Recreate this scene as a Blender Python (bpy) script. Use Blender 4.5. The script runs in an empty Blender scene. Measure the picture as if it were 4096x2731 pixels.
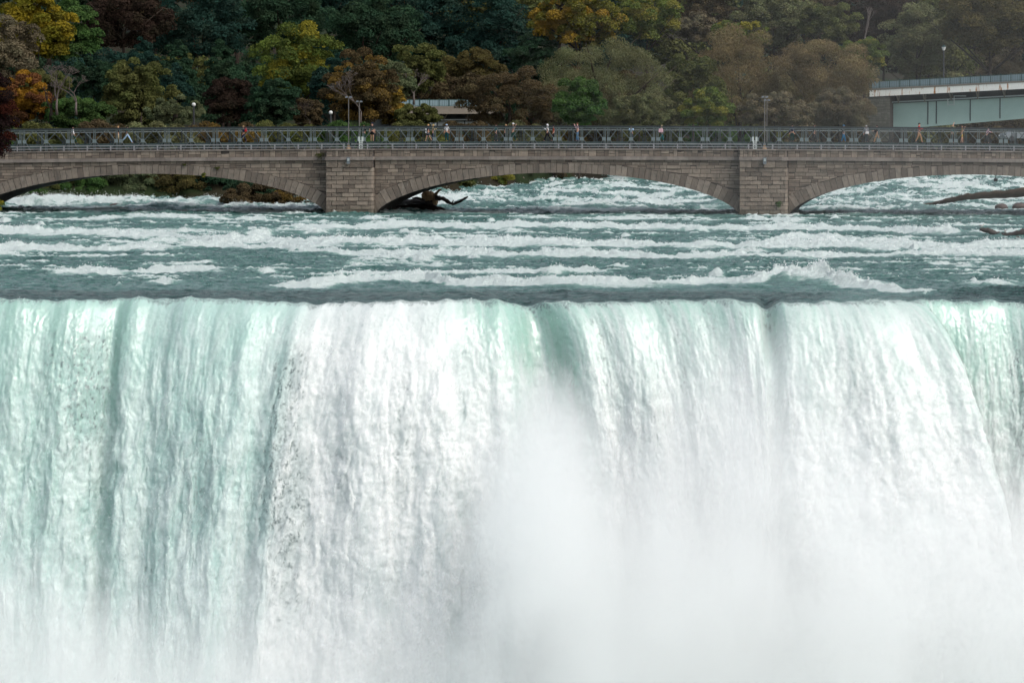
import bpy, math, random
import numpy as np
from mathutils import Vector, Matrix
C = bpy.context.scene.collection
random.seed(7); RNG = np.random.default_rng(7)
sc = bpy.context.scene
F = 22000.0; TH = math.atan(879/F); CAM = Vector((0, -340, 8.5))
def P(x, y, D):
    """pixel of the 4096 px photograph + distance from the camera along +Y -> world point"""
    a = (x-2048)/F; b = -(y-1365.5)/F
    d = Vector((a, math.cos(TH)+b*math.sin(TH), -math.sin(TH)+b*math.cos(TH)))
    return CAM + d*(D/d.y)
# ------------------------------------------------------------------ object helpers
def tag(o, label=None, cat=None, group=None, kind=None):
    if label: o['label'] = label
    if cat: o['category'] = cat
    if group: o['group'] = group
    if kind: o['kind'] = kind
    return o
def thing(name, label, cat, loc=(0,0,0), rz=0, group=None):
    o = bpy.data.objects.new(name, None); C.objects.link(o)
    o.empty_display_size = .2; o.location = loc; o.rotation_euler = (0,0,rz)
    return tag(o, label, cat, group)
class MB:
    def __init__(s): s.v = []; s.f = []; s.t = []
    def poly(s, pts, faces, t=.5):
        n = len(s.v); s.v += [tuple(p) for p in pts]
        for f in faces: s.f.append(tuple(n+i for i in f)); s.t.append(t)
    def hexa(s, p, t=.5):   # 8 points: bottom 4 (ccw), top 4
        s.poly(p, [(0,3,2,1),(4,5,6,7),(0,1,5,4),(1,2,6,5),(2,3,7,6),(3,0,4,7)], t)
    def box(s, x0,x1,y0,y1,z0,z1,t=.5):
        s.hexa([(x0,y0,z0),(x1,y0,z0),(x1,y1,z0),(x0,y1,z0),(x0,y0,z1),(x1,y0,z1),(x1,y1,z1),(x0,y1,z1)], t)
    def bar(s, a, b, w, h=None, t=.5):
        a = Vector(a); b = Vector(b); d = (b-a).normalized(); h = h or w
        up = Vector((0,0,1)) if abs(d.z) < .95 else Vector((0,1,0))
        r = d.cross(up).normalized()*w/2; u = r.cross(d).normalized()*h/2
        s.hexa([a-r-u, a+r-u, a+r+u, a-r+u, b-r-u, b+r-u, b+r+u, b-r+u], t)
    def tube(s, pts, rad, n=8, t=.5):
        pts = [Vector(p) for p in pts]; rings = []
        if not hasattr(rad, '__len__'): rad = [rad]*len(pts)
        base = len(s.v)
        for i, p in enumerate(pts):
            d = (pts[min(i+1,len(pts)-1)]-pts[max(i-1,0)]).normalized()
            up = Vector((0,0,1)) if abs(d.z) < .9 else Vector((1,0,0))
            r = d.cross(up).normalized(); u = r.cross(d)
            for k in range(n):
                a = 2*math.pi*k/n; s.v.append(tuple(p+(r*math.cos(a)+u*math.sin(a))*rad[i]))
        for i in range(len(pts)-1):
            for k in range(n):
                s.f.append((base+i*n+k, base+i*n+(k+1)%n, base+(i+1)*n+(k+1)%n, base+(i+1)*n+k)); s.t.append(t)
        s.f.append(tuple(base+k for k in range(n))[::-1]); s.t.append(t)
        s.f.append(tuple(base+(len(pts)-1)*n+k for k in range(n))); s.t.append(t)
    def rtube(s, pts, rad, n=10, jit=.10, seed=1):
        R = random.Random(seed); P_ = []; Q = []; m = len(pts)
        for i in range(m-1):
            for k in range(5):
                f = k/5; P_.append(Vector(pts[i])*(1-f)+Vector(pts[i+1])*f+Vector((0,0,R.uniform(-.15,.15)*rad[i]))); Q.append((rad[i]*(1-f)+rad[i+1]*f)*R.uniform(1-jit*1.6,1+jit*1.6))
        P_.append(pts[-1]); Q.append(rad[-1]*.7); b = len(s.v); s.tube(P_, Q, n)
        for i in range(b, len(s.v)): v = s.v[i]; q = jit*Q[min(len(Q)-1,(i-b)//n)]; s.v[i] = (v[0]+R.uniform(-q,q), v[1]+R.uniform(-q,q), v[2]+R.uniform(-q,q))
    def ball(s, c, r, sub=8, t=.5, jit=0, seed=0):
        R = random.Random(seed)
        if not hasattr(r, '__len__'): r = (r,r,r)
        base = len(s.v); nl = sub; ns = sub*2
        for i in range(nl+1):
            ph = math.pi*i/nl
            for k in range(ns):
                a = 2*math.pi*k/ns; q = 1+R.uniform(-jit,jit)
                s.v.append((c[0]+r[0]*q*math.sin(ph)*math.cos(a), c[1]+r[1]*q*math.sin(ph)*math.sin(a), c[2]+r[2]*q*math.cos(ph)))
        for i in range(nl):
            for k in range(ns):
                s.f.append((base+i*ns+k, base+(i+1)*ns+k, base+(i+1)*ns+(k+1)%ns, base+i*ns+(k+1)%ns)); s.t.append(t)
    def mesh(s, name, smooth=False):
        m = bpy.data.meshes.new(name); m.from_pydata(s.v, [], s.f)
        a = m.attributes.new('tint', 'FLOAT', 'FACE'); a.data.foreach_set('value', s.t)
        if smooth: m.polygons.foreach_set('use_smooth', [True]*len(m.polygons))
        m.update(); return m
    def build(s, name, mat, parent=None, smooth=False, xf=None):
        m = s.mesh(name, smooth); 
        if xf: 
            for v in m.vertices: v.co = xf(v.co)
        m.materials.append(mat)
        o = bpy.data.objects.new(name, m); C.objects.link(o)
        if parent: o.parent = parent
        return o
def npmesh(name, verts, quads, mat, attrs=None, smooth=True, tri=False, parent=None):
    k = 3 if tri else 4
    m = bpy.data.meshes.new(name); nv = len(verts); nf = len(quads)
    m.vertices.add(nv); m.vertices.foreach_set('co', np.ascontiguousarray(verts, dtype=np.float32).ravel())
    m.loops.add(nf*k); m.loops.foreach_set('vertex_index', np.ascontiguousarray(quads, dtype=np.int32).ravel())
    m.polygons.add(nf); m.polygons.foreach_set('loop_start', np.arange(0, nf*k, k, dtype=np.int32))
    m.polygons.foreach_set('use_smooth', np.full(nf, smooth))
    for an, (dom, arr) in (attrs or {}).items():
        a = m.attributes.new(an, 'FLOAT', dom); a.data.foreach_set('value', np.ascontiguousarray(arr, dtype=np.float32).ravel())
    m.update(calc_edges=True); m.materials.append(mat)
    o = bpy.data.objects.new(name, m); C.objects.link(o)
    if parent: o.parent = parent
    return o
def gridfaces(nr, nc):
    i = np.arange(nr*nc).reshape(nr, nc)
    return np.stack([i[:-1,:-1], i[:-1,1:], i[1:,1:], i[1:,:-1]], -1).reshape(-1,4)
# ------------------------------------------------------------------ noise
_tr = np.random.default_rng(99).random((512,512))*2*np.pi
_TC = np.cos(_tr).astype(np.float32).ravel(); _TS = np.sin(_tr).astype(np.float32).ravel()
def pnoise(x, y, seed=0):
    x, y = np.broadcast_arrays(np.asarray(x, dtype=np.float32), np.asarray(y, dtype=np.float32))
    fx = np.floor(x); fy = np.floor(y); xf = x-fx; yf = y-fy
    ix = fx.astype(np.int32)+seed*37; iy = fy.astype(np.int32)+seed*91
    x0 = (ix & 511) << 9; x1 = ((ix+1) & 511) << 9; y0 = iy & 511; y1 = (iy+1) & 511
    def d(i, ax, ay): return _TC[i]*ax+_TS[i]*ay
    u = xf*xf*xf*(xf*(xf*6-15)+10); v = yf*yf*yf*(yf*(yf*6-15)+10)
    a = d(x0+y0,xf,yf); b = d(x1+y0,xf-1,yf); c = d(x0+y1,xf,yf-1); e = d(x1+y1,xf-1,yf-1)
    p = a+(b-a)*u; q = c+(e-c)*u
    return (p+(q-p)*v)*1.5
def fbm(x, y, o=4, seed=0, g=.5, l=2.03):
    r = 0; a = 1; n = 0
    for k in range(o): r = r+a*pnoise(x, y, seed+k*17); n += a; a *= g; x = x*l+3.1; y = y*l+1.7
    return r/n
def billow(x, y, o=4, seed=0, g=.5, l=2.03):
    r = 0; a = 1; n = 0
    for k in range(o): r = r+a*np.abs(pnoise(x, y, seed+k*17)); n += a; a *= g; x = x*l+3.1; y = y*l+1.7
    return r/n
def sst(a, b, x):
    t = np.clip((x-a)/(b-a), 0, 1); return t*t*(3-2*t)
def gs(x, c, w): return np.exp(-((x-c)/w)**2)
# ------------------------------------------------------------------ materials
class NT:
    def __init__(s, name):
        s.m = bpy.data.materials.new(name); s.m.use_nodes = True; s.t = s.m.node_tree; s.t.nodes.clear()
        s.out = s.n('ShaderNodeOutputMaterial')
    def n(s, typ, **kw):
        o = s.t.nodes.new(typ)
        for k, v in kw.items(): setattr(o, k, v)
        return o
    def l(s, a, b): s.t.links.new(a, b)
    def val(s, v):
        return v
    def put(s, sock, v):
        if isinstance(v, bpy.types.NodeSocket): s.l(v, sock)
        else: sock.default_value = v
    def math(s, op, a, b=0, c=0, clamp=False):
        o = s.n('ShaderNodeMath', operation=op, use_clamp=clamp); s.put(o.inputs[0], a); s.put(o.inputs[1], b); s.put(o.inputs[2], c); return o.outputs[0]
    def mix(s, f, a, b):
        o = s.n('ShaderNodeMix', data_type='RGBA'); s.put(o.inputs[0], f)
        s.put(o.inputs[6], a if isinstance(a, bpy.types.NodeSocket) else (*a,1)); s.put(o.inputs[7], b if isinstance(b, bpy.types.NodeSocket) else (*b,1)); return o.outputs[2]
    def ss(s, a, b, x, lo=0., hi=1.):
        o = s.n('ShaderNodeMapRange', interpolation_type='SMOOTHSTEP'); s.put(o.inputs[0], x); s.put(o.inputs[1], a); s.put(o.inputs[2], b); o.inputs[3].default_value = lo; o.inputs[4].default_value = hi; return o.outputs[0]
    def coord(s, sc=(1,1,1), kind='Object'):
        tc = s.n('ShaderNodeTexCoord'); mp = s.n('ShaderNodeMapping'); s.l(tc.outputs[kind], mp.inputs[0]); mp.inputs[3].default_value = sc; return mp.outputs[0]
    def noise(s, co, scale, det=4, rough=.55, out=0):
        o = s.n('ShaderNodeTexNoise'); s.l(co, o.inputs['Vector']); o.inputs['Scale'].default_value = scale; o.inputs['Detail'].default_value = det; o.inputs['Roughness'].default_value = rough; return o.outputs[out]
    def attr(s, name):
        return s.n('ShaderNodeAttribute', attribute_name=name).outputs['Fac']
    def bump(s, h, st=.3, dist=.1):
        o = s.n('ShaderNodeBump'); o.inputs['Strength'].default_value = st; o.inputs['Distance'].default_value = dist; s.l(h, o.inputs['Height']); return o.outputs[0]
    def pbsdf(s, col, rough=.7, spec=.3, metal=0, normal=None):
        o = s.n('ShaderNodeBsdfPrincipled'); s.put(o.inputs['Base Color'], col if isinstance(col, bpy.types.NodeSocket) else (*col,1)); s.put(o.inputs['Roughness'], rough)
        s.put(o.inputs['Specular IOR Level'], spec); o.inputs['Metallic'].default_value = metal
        if normal: s.l(normal, o.inputs['Normal'])
        return o.outputs[0]
    def done(s, sh): s.l(sh, s.out.inputs[0]); return s.m
def simple(name, col, rough=.6, var=.25, scale=3, spec=.3, metal=0, bump=0):
    n = NT(name); co = n.coord(); f = n.noise(co, scale, 5)
    c = n.mix(f, tuple(x*(1-var) for x in col), tuple(min(1,x*(1+var)) for x in col))
    nb = n.bump(n.noise(co, scale*4, 4), bump, .05) if bump else None
    return n.done(n.pbsdf(c, rough, spec, metal, nb))
def stone_mat(name, lo, hi, bs=.6, stain=.5):
    n = NT(name); co = n.coord(); t = n.attr('tint')
    c = n.mix(t, lo, hi)
    c = n.mix(n.ss(.35,.75, n.noise(co, 1.7, 6, .65), 0, .55), c, (.10,.095,.085))
    wl = n.n('ShaderNodeSeparateXYZ'); n.l(n.coord(), wl.inputs[0]); c = n.mix(n.math('MULTIPLY', n.ss(1.1,-.1, n.math('ADD', wl.outputs[2], n.math('MULTIPLY', n.math('SUBTRACT', n.noise(co,.9,4), .5), 1.6))), .6), c, (.045,.052,.038))
    st = n.noise(n.coord((1.2,1.2,.10)), 1.3, 6, .7)
    c = n.mix(n.ss(.52,.75, st, 0, stain), c, (.07,.065,.06))
    c = n.mix(n.ss(.6,.8, n.noise(n.coord((2,2,.3)), 2.2, 5), 0, .35), c, (.34,.33,.30))
    h = n.noise(co, 5, 6, .65)
    return n.done(n.pbsdf(c, .92, .15, 0, n.bump(h, bs, .12)))
M = {}
M['stone'] = stone_mat('bridge_stone', (.132,.106,.087), (.285,.236,.190))
M['voussoir'] = stone_mat('arch_stone', (.138,.113,.094), (.262,.222,.184), .7, .6)
M['mortar'] = simple('mortar', (.055,.048,.043), .95, .3, 2)
M['coping'] = stone_mat('coping_stone', (.17,.145,.13), (.27,.235,.21), .3, .4)
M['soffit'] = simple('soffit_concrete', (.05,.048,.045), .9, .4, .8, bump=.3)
M['steel'] = simple('galvanised_steel', (.098,.122,.122), .5, .35, 1.2, .4, .3)
M['steel_dark'] = simple('dark_steel', (.028,.037,.040), .6, .4, 1.0, .3, .2)
M['gusset'] = simple('gusset_steel', (.16,.205,.21), .5, .2, 3, .4, .2)
M['white_steel'] = simple('white_painted_steel', (.50,.56,.54), .5, .15, 3)
M['deck'] = simple('bridge_deck', (.045,.07,.07), .8, .3, 2)
M['rail'] = simple('rail_metal', (.27,.27,.28), .45, .25, 2, .4, .4)
M['asphalt'] = simple('asphalt', (.05,.05,.05), .9, .3, 3)
M['pipe'] = simple('handrail_pipe', (.36,.40,.40), .4, .15, 2, .5, .3)
M['lamp_metal'] = simple('lamp_post_metal', (.17,.16,.15), .5, .2, 2, .4, .2)
M['dark_metal'] = simple('dark_metal', (.03,.032,.035), .5, .2, 3)
M['lamp_white'] = simple('white_globe', (.6,.6,.58), .3, .05, 3)
M['box_grey'] = simple('box_grey', (.13,.15,.165), .5, .2, 6)
M['bark'] = simple('bark', (.045,.035,.028), .95, .4, 4, .1, 0, .6)
M['bark_pale'] = simple('pale_bark', (.12,.10,.09), .95, .3, 4, .1, 0, .4)
M['wetwood'] = simple('wet_wood', (.035,.026,.022), .6, .5, 2.5, .4, 0, .6)
M['deadwood'] = simple('dead_wood', (.34,.23,.14), .9, .5, 3, .1, 0, .7)
M['brownlog'] = simple('brown_log', (.05,.036,.024), .85, .6, 2, .2, 0, .7)
M['rock'] = simple('wet_rock', (.075,.055,.048), .6, .5, 1.5, .4, 0, .7)
M['cliff'] = simple('cliff_rock', (.09,.08,.07), .9, .5, .3, .2, 0, .8)
# foliage
def foliage(name, dark, light, accent=None, af=.0, twig=0.0):
    n = NT(name); t = n.attr('tint'); b = n.attr('clump'); dark = tuple(x*1.25+.003 for x in dark); light = tuple(x*1.3 for x in light)
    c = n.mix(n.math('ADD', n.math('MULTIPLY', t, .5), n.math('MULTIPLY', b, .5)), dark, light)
    hn = n.noise(n.coord(), .35, 3, .6); c = n.mix(n.ss(.42,.68,hn,0,.55), c, tuple(x*y for x, y in zip(light, (.75,.95,.9))))
    c = n.mix(n.ss(.55,.35,hn,0,.35), c, (.030,.034,.016))
    if accent: c = n.mix(n.ss(.62-af*.5,.78-af*.5, n.math('ADD', n.math('MULTIPLY', b, .75), n.math('MULTIPLY', t, .25)), 0, .9), c, accent)
    d = n.n('ShaderNodeBsdfDiffuse'); n.l(c, d.inputs[0]); tr = n.n('ShaderNodeBsdfTranslucent'); n.l(c, tr.inputs[0])
    mx = n.n('ShaderNodeMixShader'); mx.inputs[0].default_value = .22; n.l(d.outputs[0], mx.inputs[1]); n.l(tr.outputs[0], mx.inputs[2])
    return n.done(mx.outputs[0])
FO = {
 'dkgreen': foliage('dark_green_foliage', (.008,.022,.016), (.035,.065,.035)),
 'teal':    foliage('blue_green_foliage', (.008,.024,.021), (.026,.055,.043)),
 'green':   foliage('green_foliage', (.018,.045,.018), (.070,.12,.034)),
 'olive':   foliage('olive_foliage', (.030,.038,.014), (.115,.115,.040)),
 'gold':    foliage('golden_foliage', (.045,.042,.008), (.20,.165,.02), (.25,.19,.02), .1),
 'yelgrn':  foliage('yellow_green_foliage', (.025,.045,.014), (.13,.15,.032), (.24,.21,.03), .0),
 'lime':    foliage('light_green_foliage', (.035,.06,.018), (.13,.15,.035), (.22,.20,.04), .05),
 'yelorg':  foliage('yellow_orange_foliage', (.04,.045,.012), (.17,.15,.028), (.30,.19,.03), .05),
 'orange':  foliage('orange_foliage', (.05,.04,.014), (.15,.11,.03), (.26,.17,.03), .2),
 'flame':   foliage('orange_red_foliage', (.06,.026,.014), (.19,.075,.03), (.30,.16,.02), .25),
 'rust':    foliage('rust_foliage', (.035,.027,.016), (.10,.068,.034), (.16,.105,.03), .1),
 'redbrn':  foliage('red_brown_foliage', (.012,.010,.009), (.042,.026,.020)),
 'darkred': foliage('dark_purple_foliage', (.006,.004,.006), (.030,.014,.014), (.05,.015,.01), .0),
 'willow':  foliage('grey_olive_willow', (.045,.048,.024), (.16,.155,.075)),
 'brnwil':  foliage('brown_willow', (.07,.052,.028), (.22,.16,.080)),
 'greywil': foliage('grey_brown_willow', (.055,.046,.032), (.17,.135,.085)),
 'brown':   foliage('brown_foliage', (.035,.027,.018), (.11,.078,.042)),
 'orgbrn':  foliage('orange_brown_foliage', (.035,.032,.015), (.11,.085,.032)),
 'sage':    foliage('sage_foliage', (.045,.055,.030), (.13,.145,.075)),
}
def foliage_mesh(name, mat, blobs, n, leaf, seed, parent, droop=0., elong=1.0):
    """blobs: (N,4) local centre+radius; n quads scattered on the shells"""
    R = np.random.default_rng(seed); blobs = np.asarray(blobs, float)
    w = blobs[:,3]**2; k = R.choice(len(blobs), n, p=w/w.sum())
    d = R.normal(size=(n,3)); d /= np.linalg.norm(d, axis=1)[:,None]; d[:,2] = np.where(d[:,2] < -.35, -d[:,2], d[:,2])
    rr = blobs[k,3]*(.55+.5*R.random(n)**.6)
    c = blobs[k,:3] + d*rr[:,None]*np.array([1,1,.8]); c[:,2] -= droop*R.random(n)**2
    nrm = d*.9 + R.normal(size=(n,3))*.55 + np.array([0,0,.25]); nrm /= np.linalg.norm(nrm, axis=1)[:,None]
    a = R.normal(size=(n,3)); a[:,2] *= (1+2*(elong-1)); a -= nrm*np.sum(a*nrm, 1)[:,None]; a /= np.linalg.norm(a, axis=1)[:,None]
    b = np.cross(nrm, a); s = leaf*(.55+.9*R.random(n)); a *= (s*elong)[:,None]*.5; b *= (s/elong)[:,None]*.5*.8
    bend = nrm*(s*.18)[:,None]
    v = np.stack([c-a*1.1-bend, c+b, c+a*1.1-bend, c-b], 1).reshape(-1,3)
    q = np.arange(n*4).reshape(n,4)
    cb = R.random(len(blobs))[k]
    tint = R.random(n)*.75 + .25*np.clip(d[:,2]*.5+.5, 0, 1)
    return npmesh(name, v, q, mat, {'tint':('FACE', tint), 'clump':('FACE', cb)}, smooth=False, parent=parent)
def make_blobs(w, h, d, nb, seed, shape='round', br=.2):
    w *= 1.16; d *= 1.1; h0 = h; h *= 1.12
    R = random.Random(seed); out = []
    for i in range(nb):
        th = R.uniform(0, 2*math.pi); cz = R.uniform(-1, 1); rr = math.sqrt(max(0,1-cz*cz)); q = R.uniform(.55, .86)
        x = rr*math.cos(th)*q; y = rr*math.sin(th)*q; z = cz*q
        if shape == 'cone': s = 1-.75*(z*.5+.5); x *= s*1.3; y *= s*1.3
        if shape == 'dome' and z < 0: x *= 1.08; y *= 1.08
        rb = br*R.uniform(.6,1.3)*(w+h)/2*.5
        if shape == 'cone': rb *= .75
        out.append((x*w/2, y*d/2, h0/2+z*h/2, rb))
    out += [(0,0,h*.45, min(w,h)*.26), (w*.16,0,h*.35,min(w,h)*.2), (-w*.16,0,h*.35,min(w,h)*.2)]
    return out
def trunk_mesh(name, mat, h, r, seed, parent, spread=1.0, limbs=5):
    R = random.Random(seed); mb = MB(); pts = [(0,0,-.8)]; x = y = 0
    for i in range(1,6): x += R.uniform(-.12,.12)*spread; y += .25*np.sin(x*3.1+1)*np.sin(x*.9) + .12*np.sin(x*5.3) + R.uniform(-.12,.12); pts.append((x,y,h*i/5*.75))
    mb.tube(pts, [r*1.3,r*1.05,r*.9,r*.7,r*.5,r*.2], 8)
    for k in range(limbs):
        i = R.randint(1,4); p = Vector(pts[i]); a = R.uniform(0,2*math.pi); L = h*R.uniform(.25,.42)*spread
        q1 = p+Vector((math.cos(a)*L*.5, math.sin(a)*L*.3, L*.4)); q2 = p+Vector((math.cos(a)*L, math.sin(a)*L*.6, L*.8))
        mb.tube([p,q1,q2], [r*.45,r*.3,r*.08], 6)
    return mb.build(name, mat, parent, True)
def gz(x, D):   # terrain height of the island behind the bridge
    px = 2048+F*x/D
    b = bank(px)
    t = D-b
    return float(0.018*(b-500) + np.interp(t, [-8,0,2,8,40,120,220,400], [-1.2,-.15,1.0,2.2,4.4,6.5,16,42]))
BPX = [-2500,-400,900,1300,1780,2200,2600,3000,4600,6500]; BD = [546,548,556,570,583,621,645,668,700,720]
def bank(px): return np.interp(px, BPX, BD)
def tree(name, label, cx, ty, wpx, by, D, mat, seed, shape='round', n=9000, leaf=.3, nb=60, br=.2, elong=1., droop=0, bark='bark', group=None, dfac=.8, cat='tree', ground=None):
    """cx, ty, wpx, by: crown centre, top, width and lowest edge in photo pixels at distance D"""
    s = F/D; top = P(cx, ty, D); bot = P(cx, by, D); w = wpx/s; x = top.x
    g = gz(x, D) if ground is None else ground
    h = top.z-bot.z
    t = thing(name, label, cat, (x, D-340, g), 0, group)
    bl = [(a, b, c+bot.z-g, r) for a, b, c, r in make_blobs(w*.92, h*.95, w*dfac, nb, seed, shape, br)]
    foliage_mesh('crown' if cat == 'tree' else 'foliage', FO[mat], bl, int(n*1.7), leaf*.8, seed, t, droop, elong)
    trunk_mesh('trunk' if cat == 'tree' else 'stem', M[bark], (bot.z-g)+h*.75 if bot.z > g else h*.8, max(.06, w*.022), seed, t, max(.4, w/9))
    return t
def bare_tree(name, label, cx, ty, by, D, seed, spreadpx, levels=6, mat='bark_pale', r0=.16, cat='tree'):
    R = random.Random(seed); base = P(cx, by, D); top = P(cx, ty, D); H = top.z-base.z; s = F/D
    t = thing(name, label, cat, (base.x, D-340, base.z)); mt = MB(); mbr = MB()
    W = spreadpx/s/2
    def grow(p, d, L, r, lv, mb):
        q = p+d*L; mid = p+d*L*.5+Vector((R.uniform(-1,1),R.uniform(-1,1),0))*L*.06
        mb.tube([p,mid,q], [r,r*.85,r*.65], 5 if lv < 3 else 4)
        if lv >= levels: return
        for k in range(2 if lv < 1 else R.choice((2,2,3))):
            e = (d + Vector((R.uniform(-1,1)*W/H*2.2, R.uniform(-1,1)*.6, R.uniform(-.15,.5)))*.62).normalized()
            grow(q, e, L*R.uniform(.62,.85), max(.012, r*.6), lv+1, mbr)
    grow(Vector((0,0,-.3)), Vector((0,0,1)), H*.28, r0, 0, mt)
    mt.build('trunk', M[mat], t, True); mbr.build('branches', M[mat], t)
    return t
# ================================================================== WORLD, CAMERA, SUN
w = bpy.data.worlds.new('World'); sc.world = w; w.use_nodes = True
nt = w.node_tree; nt.nodes.clear(); o_ = nt.nodes.new('ShaderNodeOutputWorld'); bg = nt.nodes.new('ShaderNodeBackground'); sky = nt.nodes.new('ShaderNodeTexSky')
SEL, SAZ = math.radians(48), math.radians(128)     # azimuth clockwise from +Y : behind the camera, to the right
sky.sky_type = 'NISHITA'; sky.sun_disc = False; sky.sun_elevation = SEL; sky.sun_rotation = SAZ; sky.air_density = 1.3; sky.dust_density = 3.0; sky.ozone_density = 1.0
hs = nt.nodes.new('ShaderNodeHueSaturation'); hs.inputs['Saturation'].default_value = .5; nt.links.new(sky.outputs[0], hs.inputs['Color']); nt.links.new(hs.outputs[0], bg.inputs[0]); bg.inputs[1].default_value = .182; nt.links.new(bg.outputs[0], o_.inputs[0])
L = bpy.data.lights.new('sun', 'SUN'); L.energy = 1.655; L.angle = math.radians(28); L.color = (1,.955,.89)
lo = bpy.data.objects.new('sun', L); C.objects.link(lo)
sd = Vector((math.sin(SAZ)*math.cos(SEL), math.cos(SAZ)*math.cos(SEL), math.sin(SEL)))
lo.rotation_euler = sd.to_track_quat('Z','Y').to_euler(); lo.location = (60,-60,80)
cd = bpy.data.cameras.new('camera'); cam = bpy.data.objects.new('camera', cd); C.objects.link(cam); sc.camera = cam
cam.location = CAM; cam.rotation_euler = (math.pi/2-TH, 0, 0); cd.sensor_width = 36; cd.lens = 36*F/4096; cd.clip_end = 6000; cd.clip_start = 1
sc.view_settings.view_transform = 'Standard'; sc.view_settings.look = 'None'; sc.view_settings.exposure = 0
sc.cycles.max_bounces = 9; sc.cycles.volume_bounces = 9; sc.cycles.diffuse_bounces = 2; sc.cycles.glossy_bounces = 2; sc.cycles.transparent_max_bounces = 8
sc.cycles.use_adaptive_sampling = True; sc.cycles.adaptive_threshold = .03; sc.cycles.adaptive_min_samples = 16; sc.cycles.volume_max_steps = 128
sc.cycles.use_denoising = True
# ================================================================== RIVER + FALLS
XS = np.arange(-37, 37.01, .062); NC = len(XS)
def Yb(x):   # brink line in plan (negative = nearer the camera)
    y = .8*np.sin(x*.21+.6) + .35*np.sin(x*.57+2) + .15*np.sin(x*1.7)
    return y + 1.0*gs(x, .9, 1.0) - .6*gs(x, 20, 5) + 1.4*gs(x, 15.7, .55) + .9*gs(x, 28, 2.6) + .45*gs(x,-24.2,.5)
def Zb(x): return -2.42 - .18*sst(-30,-10,x) - .10*np.sin(x*.4) + .05*np.sin(x*1.9+2) + .04*np.sin(x*4.3) + .16*fbm(x/2.4, x*0+.7, 4, 411, .6) - .35*gs(x,.6,.9) - .5*gs(x,15.7,.6) + .15*gs(x,22,4) - .12*sst(20,32,x)
def yD(y, a=0):  # photo row of a crest of height a -> distance
    return (16-a)/((y-486)/F+.015)
# foam lines: (points in photo px, crest height, downstream foam length, strength)
LINES = [
 ([(-300,905),(250,912),(600,918),(850,945),(1400,952),(2050,955),(2700,962),(3100,965),(3500,962),(3800,968),(4400,966)], .55, 5.0, 1.0),
 ([(-300,985),(500,978),(900,968),(1250,985),(1500,1000),(2000,1008),(2700,1012),(3200,1010),(3800,1000),(4400,1006)], .40, 3.0, .95),
 ([(1100,900),(1600,892),(1900,893),(2300,893),(2700,898),(3150,900),(3500,905),(3900,925)], .45, 3.0, .9),
 ([(1000,1125),(1300,1118),(1550,1098),(1700,1092),(1800,1108),(2100,1116),(2600,1120),(2900,1105),(3050,1108),(3200,1090),(3350,1115),(3700,1142),(3950,1140),(4400,1143)], .50, 2.4, 1.0),
 ([(150,1083),(400,1078),(620,1068),(850,1066),(950,1078)], .35, 2.5, .8),
 ([(1850,1080),(2100,1072),(2350,1072),(2500,1080)], .30, 2.0, .7),
 ([(60,870),(500,862),(900,868),(1400,880)], .35, 3.0, .6),
 ([(3000,958),(3100,942),(3250,935),(3500,946),(3700,960)], .45, 3.5, .8),
 ([(2900,875),(3060,873),(3300,880)], .3, 2.0, .6),
 ([(1300,1050),(1600,1044),(1850,1058)], .25, 2.0, .5),
 ([(3650,1050),(3800,1045),(4100,1052)], .25, 1.5, .6),
]
Dn = np.concatenate([340+np.arange(0, 3, .07), np.arange(343, 505, .21), np.arange(505, 730, .42)]); NR = len(Dn)
DD, XX = np.meshgrid(Dn, XS, indexing='ij')
wx = XX*DD/340.0; PXX = 2048+F*wx/DD
a0 = np.exp(-(DD-340)/7.0)
wy = DD-340 + Yb(XX)*a0
zb = np.where(DD < 500, .015*(DD-500), .018*(DD-500)) - .55*sst(515,560,DD) + (Zb(XX)+2.4)*a0
calm = .34+.66*sst(343, 372, DD); calm *= (1+.5*sst(505,530,DD))
n1 = fbm(wx/7+5, wy/2.6, 3, 1); n2 = billow(wx/2.6, wy/1.5+9, 3, 21); n3 = fbm(wx/.7, wy/.32, 3, 33)
h = calm*(.42*n1 + .50*(.30-n2) + .12*n3)
patch = fbm(wx/14+2, wy/6+4, 3, 51)
crest = (.32-n2)*1.9 + n1*.9 + patch*.9
foam = sst(.44, 1.02, crest + .4*n3)*calm*.85
for pts, amp, wl, st in LINES:
    px_ = [p[0] for p in pts]; dd_ = [yD(p[1], amp*.8) for p in pts]
    line = np.interp(PXX, px_, dd_) + 1.8*fbm(wx/9, wx*0+amp*17, 2, 76) + .9*fbm(wx/3.3, wx*0+amp*31, 3, 77) + .25*fbm(wx/.8, wy/3, 2, 78)
    inx = sst(px_[0], px_[0]+120, PXX)*(1-sst(px_[-1]-120, px_[-1], PXX))
    d = DD-line
    am = amp*inx*(.65+.7*fbm(wx/4+amp*9, wy*0+1.3, 3, 91)+.35*np.abs(pnoise(wx/.9, wy/1.5, 92)))
    am = np.clip(am, 0, 2)
    h += am*np.where(d > 0, np.exp(-(d/.55)**2), np.exp(-(np.abs(d)/(wl*.55))**1.5)) - .25*am*gs(d, 2.4, 1.3)
    fm = np.where(d > 0, np.exp(-(d/.35)**2), np.exp(-(np.abs(d)/(wl*(.85+1.0*np.clip(.5+fbm(wx/5, wx*0+amp*7, 2, 66),0,1))))**1.8))*st*inx*np.clip(1.05+.6*fbm(wx/9+amp*5, wy/9, 2, 67), .5, 1.1)
    foam = np.maximum(foam, fm*(1.25+.55*fbm(wx/3.2, wy/.8, 4, 60+int(amp*100), .6)))
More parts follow.
